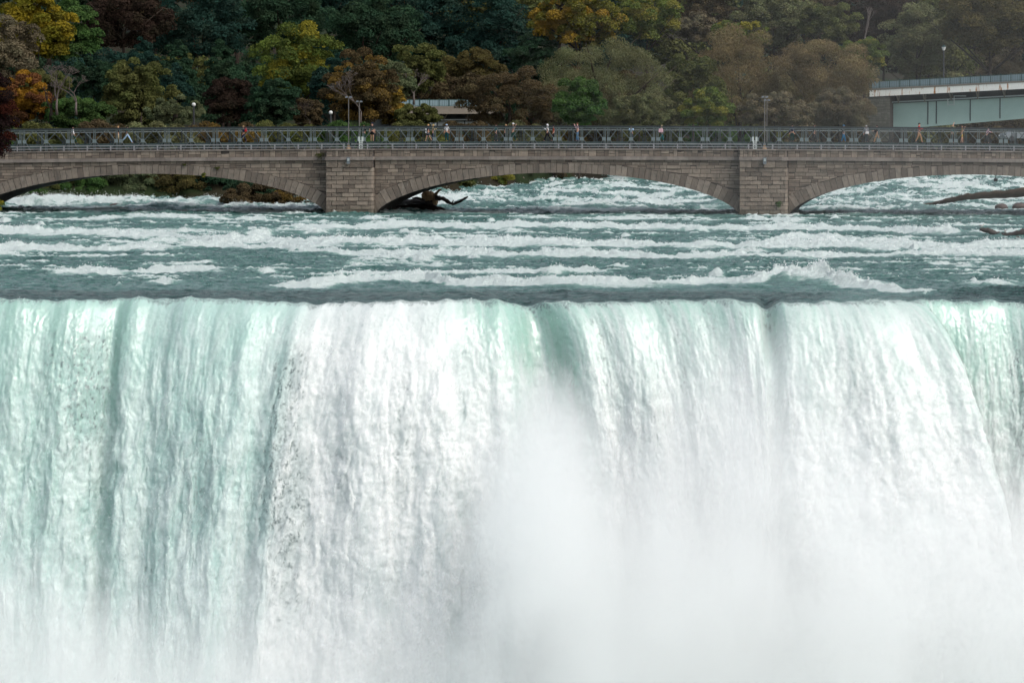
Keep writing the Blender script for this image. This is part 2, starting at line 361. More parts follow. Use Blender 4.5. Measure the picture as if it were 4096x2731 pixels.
# big splash before the brink, and the broad white water of the left side / beyond the bridge
for (cx, cy, rx, ry, am, st) in [(3240,1128,170,3.0,1.1,1.1),(3420,1140,160,3,.35,.8),(3120,1125,130,2,.4,.9),(1650,1110,110,1.6,.55,1),(3960,1143,120,1.5,.5,1)]:
    D0 = yD(cy, 0); g_ = gs(PXX, cx, rx)*gs(DD, D0, ry); h += am*g_*(.75+.7*fbm(wx/1.3, wy/1.3, 4, 5)); foam = np.maximum(foam, st*1.2*g_)
rr_ = np.random.default_rng(31)
for _ in range(70):   # scattered breaking lumps
    D0 = rr_.uniform(352, 498); cx = rr_.uniform(-100, 4200); i0, i1 = np.searchsorted(Dn, [D0-5, D0+5]); sl = slice(i0, i1); rx = rr_.uniform(18, 75); a_ = rr_.uniform(.2,.5)
    g_ = gs(PXX[sl], cx, rx)*gs(DD[sl], D0+.004*(PXX[sl]-cx)*rr_.normal(), rr_.uniform(.7,1.6)); h[sl] += a_*g_*(.7+.9*fbm(wx[sl]/.9, wy[sl]/.9, 3, 900+_)); foam[sl] = np.maximum(foam[sl], 1.15*g_)
foam = np.maximum(foam, .85*gs(PXX, 500, 900)*gs(DD, 455, 9)*(.75+.9*fbm(wx/2.8, wy/1.2, 4, 101)))
foam = np.maximum(foam, .95*gs(PXX, 900, 800)*gs(DD, 430, 5)*(.7+.9*fbm(wx/2.4, wy/.9, 4, 103)))
foam = np.maximum(foam, .9*sst(470,500,DD)*sst(-.10,.45,fbm(wx/9, wy/5, 5, 105, .6)+.10*(DD>506)))
br = gs(PXX, 350, 520)*gs(DD, 530, 7)  # white rollers under the left arch
h += .75*br*(.5+.9*np.abs(fbm(wx/2.2, wy/2.2, 3, 107))); foam = np.maximum(foam, br*1.3*(.8+.6*fbm(wx/1.5, wy, 3, 108)))
br = gs(PXX, 1740, 200)*gs(DD, 530, 4); h += .9*br; foam = np.maximum(foam, br*1.3)
h += .75*(DD > 504)*sst(504,525,DD)*(fbm(wx/8, wy/7, 3, 111)+.15)
h += np.clip(foam,0,1.1)*(.17*np.abs(fbm(wx/.75, wy/.5, 4, 121, .6))+.05*fbm(wx/.2, wy/.2, 2, 122))*(.35+.65*sst(341,350,DD))
foam *= 1-.9*gs(DD, 347, 8)*(1-gs(PXX,3450,260))
foam = np.maximum(foam, .55*sst(.25,.6,fbm(wx/.9, wy/.6,4,131))*(1-sst(341.0,342.6,DD-.3*fbm(wx/2,wy*0,2,3))))
zz = zb + h*np.clip((DD-339.2)/3.0, .12, 1)
RIV_EDGE_Z = zz[0].copy(); RIV_EDGE_Y = wy[0].copy()
foam = foam - (.75*gs(DD,345,5.5)*(1-.8*gs(PXX,3450,260)) )*(foam<.5)  # negative values paint the dark reflection above the brink into the water colour
n = NT('river_water'); fo = n.attr('foam'); co = n.coord((1,1.6,1.6))
fine = n.noise(co, 2.4, 7, .70); fine2 = n.noise(n.coord((1,2.5,2.5)), 9, 3, .6)
msk = n.ss(.38, .66, n.math('ADD', fo, n.math('MULTIPLY', n.math('SUBTRACT', fine, .5), .65)))
deep = n.mix(n.ss(.35,.7, n.noise(n.coord((.25,.6,.6)), 1.0, 4)), (.034,.115,.104), (.088,.208,.184))
wv = n.noise(n.coord((.7,1.6,3)), 1.6, 6, .7); deep = n.mix(n.ss(.42,.66,wv), deep, (.14,.26,.238)); deep = n.mix(n.ss(.45,.30,wv,0,.7), deep, (.022,.060,.062))
deep = n.mix(n.ss(.05,.55, fo, 0, .85), deep, (.27,.45,.41)); deep = n.mix(n.ss(-.05,-.5, fo, 0, .9), deep, n.mix(n.ss(.4,.62,wv), (.014,.038,.037), (.058,.125,.117)))
colr = n.mix(msk, deep, n.mix(fine2, (.58,.73,.70), (.86,.905,.895)))
rg = n.math('ADD', n.math('MULTIPLY', msk, .6), .22)
hb = n.math('ADD', n.math('MULTIPLY', n.noise(n.coord((1,2.2,1)), 2.6, 5, .65), 1), n.math('MULTIPLY', fine2, .4))
M['river'] = n.done(n.pbsdf(colr, rg, n.ss(-.5,.0, fo, .12, .32), 0, n.bump(hb, .9, .5)))
o = npmesh('river', np.stack([wx, wy, zz], -1).reshape(-1,3), gridfaces(NR, NC), M['river'], {'foam':('POINT', foam)})
tag(o, kind='structure')
del n1,n2,n3,patch,crest

def droplets(name, label, pos, size, mat, seed):
    R = np.random.default_rng(seed); n_ = len(pos); a = R.normal(size=(n_,3)); a /= np.linalg.norm(a,axis=1)[:,None]; b = R.normal(size=(n_,3)); b -= a*np.sum(a*b,1)[:,None]; b /= np.linalg.norm(b,axis=1)[:,None]
    s_ = size[:,None]*.5; v = np.stack([pos-a*s_-b*s_*.6, pos+a*s_-b*s_*.6, pos+b*s_], 1).reshape(-1,3)
    o = npmesh(name, v, np.arange(n_*3).reshape(n_,3), mat, None, False, True); tag(o, label, kind='stuff'); return o
M['spray2'] = simple('falling_spray', (.80,.87,.86), .9, .05, 3, .05)
M['spray'] = simple('white_spray', (.90,.92,.92), .8, .04, 3, .1)
R_ = np.random.default_rng(5)
pr = np.clip(foam-.35,0,1).ravel()*np.clip(h.ravel()-.12,0,1)*(DD.ravel()<640)*np.exp((DD.ravel()-340)/300); pr /= pr.sum(); k_ = R_.choice(pr.size, 70000, p=pr)
pp = np.stack([wx.ravel()[k_], wy.ravel()[k_], zz.ravel()[k_]], -1); pp += R_.normal(size=pp.shape)*np.array([.12,.12,.02]); pp[:,2] += R_.exponential(.085, len(pp))*np.clip(h.ravel()[k_]*1.6,.3,1.6)
droplets('river_spray', 'white droplets flying off the crests of the rapids', pp, .035+.055*R_.random(len(pp)), M['spray'], 6)
# falls
T = np.concatenate([np.arange(0, 2, .035), np.arange(2, 29.5, .062)]); NT_ = len(T)
TT, X2 = np.meshgrid(T, XS, indexing='ij'); lipy = .45*fbm(XS/2.1, XS*0+3, 4, 401)
DR = np.interp(X2, [-37,-26,-22,-14,-12,-6,-2,0,2.6,6,13,15.5,17,21,24.6,25.5,37], [-.1,-.25,-.3,-.6,-.65,-.1,.25,.45,.85,.75,.5,.1,.1,.7,1.55,.25,.1])
VV = np.interp(X2, [-37,-25,-24.3,-23.6,-14,-12.6,-11,-8,-1.5,-.2,.4,1.6,2.6,6,14.8,15.6,16.6,20,24.4,25.6,31,37],
               [1.1,1.1,1.06,1.12,1.2,1.36,1.3,1.4,1.4,1.15,.95,.95,1.2,1.3,1.25,1.22,1.3,1.7,1.65,.7,.8,.9])
sq = np.sqrt(TT)
px2 = X2 + DR*sq; py2 = RIV_EDGE_Y[None,:] - lipy[None,:]*sst(.2,2.5,TT)*np.exp(-TT/6) - VV*sq*1.15; pz2 = RIV_EDGE_Z[None,:] - TT
xs = X2; ts = TT/(1+.02*TT)
big = fbm(xs/2.6, ts/11+xs*.02, 3, 201) ; med = billow(xs/.95, ts/3.6, 4, 211, .6)
cau = billow(xs/.72+.25*fbm(xs/2,ts/2,2,5), ts/.86, 4, 231, .5)
cl = fbm(xs/1.05+.5*fbm(xs/2.2,ts/2.6,3,611), ts/2.3+.3*fbm(xs/1.5,ts/3,2,612), 6, 601, .58); col_ = fbm(xs/1.5, ts/10, 3, 602); cl2 = fbm(xs/2.7, ts/4.5, 3, 603); fin = fbm(xs/.22, ts/.34, 2, 241)
strk = fbm(xs/.35, ts/3.2, 4, 251, .6)
ramp = sst(0, 6, TT); r2 = sst(.6, 11, TT)
disp = .55*ramp*big + .40*ramp*(med-.2) + r2*.12*(cau-.2) + .30*r2*cl + (.02+.03*r2)*fin + sst(.1,1.5,TT)*.04*strk + .05*sst(0,1,TT)*fbm(xs/.35, ts/.6, 3, 620, .7)
px2 += .30*r2*fbm(xs/1.3, ts/1.5, 3, 261)
px2 += .10*r2*fin; py2 -= disp + 1.3*gs(X2,15.7,.6)*sst(.5,4.5,TT); pz2 += .25*r2*fbm(xs/1.2, ts/1.2, 3, 271)
# ragged lip: thin sheets and froth right at the edge
green = np.interp(X2, [-37,-25,-24,-23,-16,-13,-11,-5,-3,-1.2,0,2.2,3,6,13,15.4,17,22,24.5,26,30,33], [.8,.65,.95,.5,.45,.3,.05,.12,.5,.8,1,1,.6,.5,.65,.8,.45,.4,.6,1,.7,.6])
gl = np.interp(X2, [-37,-25,-22,-15,-12,-4,-1,0,2.4,3.5,14,16,24,25.5,30], [15,13,12,9,3,3,7,9,9,5,5,6,6,14,12])
G = green*np.exp(-(TT/gl)**1.3) + .10*green
G = G*(1+1.1*(strk+.5*big)) 
white = sst(-.1,.35, cau-.2+.22*strk)*r2 
G = np.clip(G*(1-.65*white), 0, 1)
hz = gs(X2,-25.7,1.7)*sst(1,3,TT)*(1-sst(6,13,TT)) + .35*gs(X2,-28,1.5)*sst(1,3,TT)*(1-sst(3,8,TT))
hz += 1.0*gs(X2,-12.4-.0*TT,1.15)*sst(1.5,4,TT)*(1-sst(9,17,TT)) + .75*gs(X2,-11.3,1.0)*sst(8,10,TT)*(1-sst(16,24,TT))
hz += .5*gs(X2,-17.5,1.6)*sst(6,9,TT)*(1-sst(11,17,TT)) + .5*gs(X2,-6.3,.7)*sst(2.5,6,TT)*(1-sst(11,16,TT)) + .4*gs(X2,-9,.6)*sst(6,9,TT)*(1-sst(12,16,TT))
hz += .55*gs(X2,4.3,.8)*(1-sst(4,9,TT))*sst(.3,1,TT) + .5*gs(X2,9.2,.35)*(1-sst(7,14,TT)) + .45*gs(X2,11.6,.4)*(1-sst(4,9,TT)) + .4*gs(X2,6.8,.5)*sst(3,5,TT)*(1-sst(9,15,TT))
hz += .3*gs(X2,20,1.2)*sst(1,3,TT)*(1-sst(4,9,TT)) + .8*gs(X2,30.8,.8)*sst(1,4,TT)*(1-sst(9,14,TT)) + .8*gs(X2,15.65,.5)*(1-sst(.5,3,TT)) + .9*gs(X2,.9,.9)*(1-sst(.2,1.6,TT))
sp = fbm(xs/.28, ts/.42, 3, 281, .7)
H = np.clip(1.35*hz*(.22+sst(.0,.45,sp+.35*(.25-med)+.15*strk)*.95), 0, 1) + .30*r2*sst(.16,.04,cau) + .22*ramp*sst(.14,.03,med)  # also darkens the creases of the relief: shade put into the colour
lipn = .06+1.1*np.abs(fbm(X2/2.3, X2*0+7, 5, 291, .6))*sst(-.3,.3,fbm(X2/6, X2*0+1, 2, 293)+.1)+.25*fbm(X2/.25, TT/.5, 2, 292)
H = np.clip(H + .16*sst(.15,.6,-strk)*ramp*(X2>-14) + .8*(1-sst(lipn*.5, lipn+.12, TT)), 0, 1)
W = sst(-.52,.30, cl + .55*col_ + .5*cl2 - .04 + .14*(X2>-12.5) - .35*np.clip(hz,0,1)*.8)*sst(-.3,2.5,TT) + (.25*(1-sst(0,2.5,TT))*(1-green)+.25*(1-sst(0,3,TT))*sst(-.1,.4,fbm(xs/.4,ts/1.2,4,621,.7)))
W = np.clip(W, 0, 1)
blue = np.interp(X2, [-37,-15,-13,-12,37], [1,1,.8,.1,.05])  # left part toned dimmer and bluer, its shade put into the colour
n = NT('falling_water'); g = n.attr('green'); hh = n.attr('hole_shade'); bl = n.attr('blue')
co = n.coord((1,1,.45)); fnz = n.noise(co, 5.5, 6, .75)
cw = n.attr('clump'); wcol = n.mix(cw, n.mix(bl, (.66,.70,.70), (.47,.65,.62)), n.mix(bl, (.91,.915,.91), (.76,.85,.835)))
c = n.mix(n.math('ADD', g, n.math('MULTIPLY', n.math('SUBTRACT', fnz, .5), n.math('MULTIPLY', g, 1.2)), 0, True), wcol, (.36,.575,.495))
c = n.mix(n.math('MULTIPLY', hh, n.ss(.34,.60, n.noise(n.coord((1,1,.7)), 7.5, 5, .7)), 0, True), c, (.15,.19,.19))
c = n.mix(n.math('MULTIPLY', n.ss(.52,.74,fnz), .17), c, (.36,.43,.44))
f2 = n.noise(n.coord((1,1,.7)), 2.2, 8, .82); c = n.mix(n.math('MULTIPLY', n.ss(.50,.76,f2), .22), c, (.34,.42,.43))
f3 = n.noise(n.coord((1,1,.16)), 1.6, 5, .7); c = n.mix(n.math('MULTIPLY', n.ss(.50,.72,f3), .30), c, (.42,.50,.50))
d = n.n('ShaderNodeBsdfDiffuse'); n.l(c, d.inputs[0]); tr = n.n('ShaderNodeBsdfTranslucent'); n.l(c, tr.inputs[0])
bp = n.bump(n.noise(n.coord((1,1,.6)), 4.5, 7, .8), .16, .10); n.l(bp, d.inputs['Normal']); n.l(bp, tr.inputs['Normal'])
ms_ = n.n('ShaderNodeMixShader'); ms_.inputs[0].default_value = .15; n.l(d.outputs[0], ms_.inputs[1]); n.l(tr.outputs[0], ms_.inputs[2])
gl_ = n.n('ShaderNodeBsdfGlossy'); gl_.inputs['Roughness'].default_value = .3; n.l(bp, gl_.inputs['Normal'])
m2 = n.n('ShaderNodeMixShader'); n.l(n.math('MULTIPLY', g, .12), m2.inputs[0]); n.l(ms_.outputs[0], m2.inputs[1]); n.l(gl_.outputs[0], m2.inputs[2])
M['fall'] = n.done(m2.outputs[0])
o = npmesh('waterfall', np.stack([px2, py2, pz2], -1).reshape(-1,3), gridfaces(NT_, NC)[:, ::-1], M['fall'], {'green':('POINT', G), 'hole_shade':('POINT', H), 'blue':('POINT', blue), 'clump':('POINT', W)})
tag(o, 'broad white and green waterfall pouring over the long brink', kind='structure')
pr = (np.clip(r2*.6+.25*sst(.2,1,TT),0,1)*np.clip(.35+2.2*(cau-.15),.05,1.2)*(1-.8*np.clip(G,0,1))*(1-.85*H)).ravel(); pr /= pr.sum(); k_ = R_.choice(pr.size, 150000, p=pr)
pp = np.stack([px2.ravel()[k_], py2.ravel()[k_], pz2.ravel()[k_]], -1); pp += R_.normal(size=pp.shape)*.05; pp[:,1] -= R_.exponential(.07, len(pp)); 
kl = R_.integers(0, NC, 9000); kt = R_.integers(0, 14, 9000); ok = (fbm(XS/1.7, XS*0+4, 4, 631, .6)[kl] + .15*R_.normal(size=9000) > .06); kl, kt = kl[ok], kt[ok]
pl = np.stack([px2[kt,kl], py2[kt,kl], pz2[kt,kl]], -1)+R_.normal(size=(len(kl),3))*np.array([.05,.05,.02]); pl[:,2] += R_.exponential(.028, len(kl)); pp = np.concatenate([pp, pl])
droplets('falling_spray', 'white droplets torn loose from the face of the falls', pp, .022+.050*R_.random(len(pp)), M['spray2'], 8)
VEILA = [px2, py2, pz2, TT, G, blue, X2, hz]
del px2,py2,pz2,big,med,cau,fin,strk,disp,G,H,hz,white,sp
# torn veils of froth hanging in front of the main sheet
n = NT('froth_veil'); va = n.attr('veil'); bl = n.attr('blue'); g = n.attr('green')
nA = n.noise(n.coord((1,1,.42)), 1.15, 8, .74); nB = n.noise(n.coord((1,1,.75)), 3.4, 6, .75)
al = n.ss(.44,.78, n.math('ADD', n.math('MULTIPLY', nA, .62), n.math('MULTIPLY', nB, .38))); al = n.math('MULTIPLY', al, va, 0, True)
d = n.n('ShaderNodeBsdfDiffuse'); n.l(n.mix(n.math('MULTIPLY', g, .5), n.mix(bl, (.90,.905,.905), (.70,.80,.795)), (.55,.74,.67)), d.inputs[0]); tp = n.n('ShaderNodeBsdfTransparent'); mx = n.n('ShaderNodeMixShader')
n.l(al, mx.inputs[0]); n.l(tp.outputs[0], mx.inputs[1]); n.l(d.outputs[0], mx.inputs[2]); M['veil'] = n.done(mx.outputs[0])
for q in range(2):
    st_ = 2; ax, ay, az, tv, gv, bv, xv, hv = [A_[::st_, ::st_] for A_ in VEILA]
    o_ = (.16, .42)[q]; b_ = billow(xv/(1.0+.5*q)+q*7, tv/(1.6+.8*q), 4, 310+q, .65)
    va_ = sst(.1+q*.8, 4.0+q*3, tv)*(.85-.1*q)*(1-.8*np.clip(hv*1.3,0,1))
    v_ = np.stack([ax+.25*b_, ay-(o_+.55*b_)*sst(0,4,tv), az], -1).reshape(-1,3)
    ob = npmesh('froth_veil', v_, gridfaces(*ax.shape)[:, ::-1], M['veil'], {'veil':('POINT', va_), 'green':('POINT', gv), 'blue':('POINT', bv)})
    tag(ob, ('inner','outer')[q]+' torn veil of white froth over the face of the falls', kind='stuff')
# gorge floor and cliff that carries the river
mb = MB()
for i in range(-40,40):
    x0, x1 = i*3., i*3.+3
    r = random.Random(i); mb.hexa([(x0,9+r.random(),-34),(x1,9+r.random(),-34),(x1,20,-34),(x0,20,-34),(x0,3.5+r.random()*.5,-4),(x1,3.5+r.random()*.5,-4),(x1,20,-4),(x0,20,-4)])
tag(mb.build('cliff', M['cliff']), kind='structure')
mb = MB(); mb.box(-400,400,-330,30,-36,-33.5); n = NT('gorge_water')
M['gorge'] = n.done(n.pbsdf((.35,.48,.45), .5, .3, 0, n.bump(n.noise(n.coord(), .8, 6), .6, .4)))
tag(mb.build('gorge_water', M['gorge']), kind='structure')
# mist thrown up in front of the falls (a real volume)
n = NT('mist_volume'); tc = n.n('ShaderNodeTexCoord'); sx = n.n('ShaderNodeSeparateXYZ'); n.l(tc.outputs['Object'], sx.inputs[0])
X, Y, Z = sx.outputs
nz = n.noise(n.coord((1,1,.55)), .16, 5, .6)
nc = n.math('SUBTRACT', nz, .5); nz2 = n.math('SUBTRACT', n.noise(n.coord((1,1,.7)), .33, 5, .65), .5)
edge = n.math('ADD', n.ss(-5., 10., X, -17.3, -6.2), n.math('ADD', n.math('MULTIPLY', nc, 13.), n.math('MULTIPLY', nz2, 7.)))
edge = n.math('ADD', edge, n.ss(-18., -31., X, 0., 2.5))
edge = n.math('ADD', edge, n.ss(17., 26., X, 0., -2.5))
low = n.ss(-1., 19., n.math('SUBTRACT', edge, Z)); low = n.math('POWER', low, 1.35)
dens = n.math('MULTIPLY', low, n.math('ADD', .12, n.math('MULTIPLY', n.math('ADD', nz, nz2), .45)))
nz2 = n.math('SUBTRACT', n.noise(n.coord((1,1,.7)), .33, 5, .65), .5)
def blob(cx, cz, rx, rz_, amp):
    a = n.math('DIVIDE', n.math('SUBTRACT', n.math('ADD', X, n.math('MULTIPLY', nz2, 9.)), cx), rx); b = n.math('DIVIDE', n.math('SUBTRACT', n.math('ADD', Z, n.math('MULTIPLY', nc, 12.)), cz), rz_)
    r = n.math('ADD', n.math('MULTIPLY', a, a), n.math('MULTIPLY', b, b)); return n.math('MULTIPLY', n.ss(1., -.3, r), amp)
dens = n.math('ADD', dens, blob(1.8, -15.5, 5.0, 9., .24))
dens = n.math('ADD', dens, blob(14.0, -9.5, 5.5, 8., .05))
yf = n.math('MULTIPLY', n.ss(-21., -15., Y), n.ss(-33.5,-30.,Z))
dens = n.math('MULTIPLY', n.math('MAXIMUM', dens, 0), yf)
vs = n.n('ShaderNodeVolumePrincipled'); n.l(dens, vs.inputs['Density']); vs.inputs['Color'].default_value = (1,1,1,1); vs.inputs['Anisotropy'].default_value = .0
n.l(vs.outputs[0], n.out.inputs['Volume'])
mb = MB(); mb.box(-40,40,-22,-1,-33.4,-2.6); o = mb.build('mist', n.m); tag(o, 'white mist rising in front of the foot of the falls', kind='stuff')
n.m.cycles.volume_step_rate = 1.6 if hasattr(n.m.cycles, 'volume_step_rate') else 0
# thin drifting spray haze over the right-hand side of the river
n = NT('haze_volume'); tc = n.n('ShaderNodeTexCoord'); sx = n.n('ShaderNodeSeparateXYZ'); n.l(tc.outputs['Object'], sx.inputs[0])
dn = n.math('MULTIPLY', n.ss(-6., 34., sx.outputs[0]), .00035)
vs = n.n('ShaderNodeVolumePrincipled'); n.l(dn, vs.inputs['Density']); vs.inputs['Color'].default_value = (.98,.985,.99,1)
n.l(vs.outputs[0], n.out.inputs['Volume'])
mb = MB(); mb.box(-6.5,75,6,150,-8,34); o = mb.build('haze', n.m); tag(o, 'thin veil of drifting spray over the right side of the river', kind='stuff')
# ================================================================== TERRAIN
pxs = np.linspace(-2600, 6600, 230); tt = np.concatenate([np.linspace(-8,14,40), np.linspace(15,400,90)])
PG, TG = np.meshgrid(pxs, tt); bD = np.interp(PG, BPX, BD) + 1.6*fbm(PG/160, PG*0+.5, 4, 301)
DG = bD+TG; xg = (PG-2048)/F*DG
zg = .018*(bD-500) + np.interp(TG, [-8,0,2,8,40,120,220,400], [-1.2,-.15,1.0,2.2,4.4,6.5,16,42]) + .35*fbm(xg/4, DG/4, 3, 303)
n = NT('island_ground'); co = n.coord()
c = n.mix(n.noise(co, .5, 5), (.008,.014,.006), (.022,.034,.012)); n_ = n.noise(co, .12, 3)
c = n.mix(n.ss(.45,.6,n_), c, (.022,.018,.011))
M['ground'] = n.done(n.pbsdf(c, .95, .1, 0, n.bump(n.noise(co, 3, 5), .5, .2)))
o = npmesh('ground', np.stack([xg, DG-340, zg], -1).reshape(-1,3), gridfaces(*PG.shape), M['ground']); tag(o, kind='structure')
# riverbed sheet to the horizon
mb = MB(); mb.box(-2500,2500,300,5000,-9,-6); tag(mb.build('far_ground', M['ground']), kind='structure')
# near-left bank beside the bridge end
mb = MB()
for i in range(14):
    y0 = 95+i*7; mb.hexa([(-120,y0,-5),(-47-random.random(),y0,-5),(-47-random.random(),y0+7,-5),(-120,y0+7,-5),(-120,y0,5),(-49.5-random.random(),y0,1),(-49.5-random.random(),y0+7,1),(-120,y0+7,5)])
tag(mb.build('near_bank', M['ground']), kind='structure')
# ================================================================== STONE BRIDGE
BR = math.radians(-6); B0 = P(2227, 860, 500); B0.z = 0
BM = Matrix.Translation(B0) @ Matrix.Rotation(BR, 4, 'Z')
def camb(u): return -0.30*(u/50)**2
def bend(c): return Vector((c.x, c.y, c.z + camb(c.x)*max(0, min(1, c.z/5.0))))
def Uof(px, v=0):   # bridge coordinate u of a photo column at depth v
    # solve for u: world point BM@(u,v,0) projects to px
    a = (px-2048)/F; c, s = math.cos(BR), math.sin(BR)
    # x = bx + u*c - v*s ; y+340 = by+340 + u*s + v*c ; x = a*(y+340)
    bx, by = B0.x, B0.y+340
    return (a*(by+v*c) - bx + v*s)/(c - a*s)
bridge = thing('stone_bridge', 'grey stone road bridge of broad arches with rock-faced masonry piers', 'bridge', B0, BR)
SP = 16.65; PIER = 37.7; Wd = 12.0; ZS = -.1; RISE = 3.95
def intr(x, c):   # intrados height above arch centre c
    t = min(1, abs((x-c)/SP)); return ZS + RISE*(1-t*t)**.6
centres = [-2*PIER+.0, -PIER, 0, PIER, 2*PIER]
def arch_pts(c, n=64):
    pts = []
    for i in range(n+1):
        a = math.pi*i/n; x = c-SP*math.cos(a); pts.append((x, intr(x, c)))
    # resample by arc length
    L_ = [0]
    for p, q in zip(pts, pts[1:]): L_.append(L_[-1]+math.hypot(q[0]-p[0], q[1]-p[1]))
    return pts, L_
def resample(pts, L_, s):
    xs_ = [p[0] for p in pts]; zs_ = [p[1] for p in pts]
    return float(np.interp(s, L_, xs_)), float(np.interp(s, L_, zs_))
EXT = {}
U0, U1 = -70, 70
R = random.Random(5)
for c in centres:
    ringmb = MB(); sof = MB()
    pts, L_ = arch_pts(c, 400); tot = L_[-1]; nv = 66; ex = []; cuts = [tot*i/nv for i in range(nv+1)]
    for i in range(nv):
        s0, s1 = cuts[i]+.02, cuts[i+1]-.02; q = []
        sm = (s0+s1)/2; xm = resample(pts, L_, sm)[0]; dep = .82+.42*abs((xm-c)/SP)**2 + R.uniform(-.05,.10)
        for s in (s0, s1):
            x, z = resample(pts, L_, s); xa, za = resample(pts, L_, max(0,s-.25)); xb, zb2 = resample(pts, L_, min(tot,s+.25))
            tx, tz = xb-xa, zb2-za; l = math.hypot(tx, tz); nx, nz_ = -tz/l, tx/l
            # turn the radial direction a little upright near the springing
            q.append((x, z, x+nx*dep, z+nz_*dep))
        lim = SP-.02
        q = [(max(c-lim,min(c+lim,a)), b, max(c-lim,min(c+lim,e)), f_) for a, b, e, f_ in q]
        ex += [(q[0][2], q[0][3]), (q[1][2], q[1][3])]
        f0 = -.10-R.uniform(0,.05); b = .15; t = R.random()
        (ax,az,aX,aZ),(bx_,bz,bX,bZ) = q
        ringmb.hexa([(ax,f0,az),(bx_,f0,bz),(bx_,b,bz),(ax,b,az),(aX,f0+R.uniform(-.02,.03),aZ),(bX,f0+R.uniform(-.02,.03),bZ),(bX,b,bZ),(aX,b,aZ)], t)
    ex.sort(); EXT[c] = ex
    # soffit barrel
    for i in range(60):
        xa, za = resample(pts, L_, tot*i/60); xb, zb2 = resample(pts, L_, tot*(i+1)/60)
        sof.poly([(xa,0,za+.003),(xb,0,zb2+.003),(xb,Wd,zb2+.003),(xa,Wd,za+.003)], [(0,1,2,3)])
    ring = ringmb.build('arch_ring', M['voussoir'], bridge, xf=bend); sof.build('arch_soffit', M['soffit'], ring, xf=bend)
def ext(u):
    for c in centres:
        if abs(u-c) < SP:
            e = EXT[c]; return float(np.interp(u, [p[0] for p in e], [p[1] for p in e]))
    return -1.2
def intrados(u):
    for c in centres:
        if abs(u-c) < SP: return intr(u, c)
    return -1.2
ZP0, ZP1, ZC0, ZC1 = 5.02, 5.34, 5.93, 6.06   # string course, coping
wb = MB(); nseg = 280
us = [U0+(U1-U0)*i/nseg for i in range(nseg+1)]
us = sorted(set(us+[c+s*SP*.9999 for c in centres for s in (-1,1) if U0 < c+s*SP < U1]))
for a, b in zip(us, us[1:]):
    za, zb2 = intrados(a+1e-4), intrados(b-1e-4)
    wb.poly([(a,0,za),(b,0,zb2),(b,0,ZC0),(a,0,ZC0)], [(0,1,2,3)])
    wb.poly([(a,Wd,za),(b,Wd,zb2),(b,Wd,ZC0),(a,Wd,ZC0)], [(3,2,1,0)])
    wb.poly([(a,0.4,5.68),(b,.4,5.68),(b,Wd-.4,5.68),(a,Wd-.4,5.68)], [(0,1,2,3)])
    wb.poly([(a,0.4,5.68),(b,.4,5.68),(b,.4,ZC0),(a,.4,ZC0)], [(3,2,1,0)])
    wb.poly([(a,Wd-.4,5.68),(b,Wd-.4,5.68),(b,Wd-.4,ZC0),(a,Wd-.4,ZC0)], [(0,1,2,3)])
wb.build('wall', M['mortar'], bridge, xf=bend)
def ashlar(mb, u0, u1, z0, z1, vf, R, rows, wmin, wmax, lower=None, depth=.12, split=.25, gap=.020):
    z = z0
    while z < z1-.05:
        hgt = R.uniform(*rows); 
        if z+hgt > z1-.12: hgt = z1-z
        u = u0-R.uniform(0,.4)*(u0 != u1)
        u = u0
        while u < u1-.01:
            wd = R.uniform(wmin, wmax)*(1.3 if R.random() < .2 else 1)
            if u+wd > u1-.18: wd = u1-u
            parts = [(z, z+hgt)]
            if R.random() < split and hgt > .28: k = R.uniform(.35,.65); parts = [(z, z+hgt*k), (z+hgt*k, z+hgt)]
            for (a, b) in parts:
                la, lb = a, a
                if lower: la = max(a, lower(u+gap)+.015); lb = max(a, lower(u+wd-gap)+.015)
                if b-max(la,lb) > .05 or (b-min(la,lb) > .08):
                    la = min(la, b-.02); lb = min(lb, b-.02)
                    f = vf-R.uniform(.015, depth*.6); t = R.random()**1.2; j = lambda: R.uniform(-.012,.012); bo = R.uniform(0,.03)
                    mb.hexa([(u+gap,f+j(),la+gap),(u+wd-gap,f+j(),lb+gap),(u+wd-gap,vf+.05,lb+gap),(u+gap,vf+.05,la+gap),
                             (u+gap,f+bo,b-gap),(u+wd-gap,f+bo,b-gap),(u+wd-gap,vf+.05,b-gap),(u+gap,vf+.05,b-gap)], t)
            u += wd
        z += hgt
R = random.Random(11)
for c in centres:
    for ua, ub in ((c-SP, c), (c, c+SP)):
        sp_ = MB(); ua = max(U0, ua); ub = min(U1, ub)
        if ub > ua+.3: ashlar(sp_, ua, ub, .1, ZP0, 0, R, (.24,.42), .45, 1.15, ext, .12, .3); sp_.build('spandrel_masonry', M['stone'], bridge, xf=bend)
R = random.Random(12)
PH = 2.15; PV = 1.05
piers = [-1.5*PIER, -.5*PIER, .5*PIER, 1.5*PIER]
for a, b in zip([U0]+[p+PH for p in piers], [p-PH for p in piers]+[U1]):
    pa = MB(); ashlar(pa, a, b, ZP1, ZC0, 0, R, (.59,.6), .28, .75, None, .08, .55)
    pa.build('parapet', M['stone'], bridge, xf=bend)
R = random.Random(13)
def strip(mb, a, b, v0, v1, z0, z1, R, wmin, wmax):
    u = a
    while u < b-.01:
        wd = R.uniform(wmin, wmax)
        if u+wd > b-.5: wd = b-u
        mb.box(u+.006, u+wd-.006, v0-R.uniform(0,.012), v1, z0, z1, R.random()); u += wd
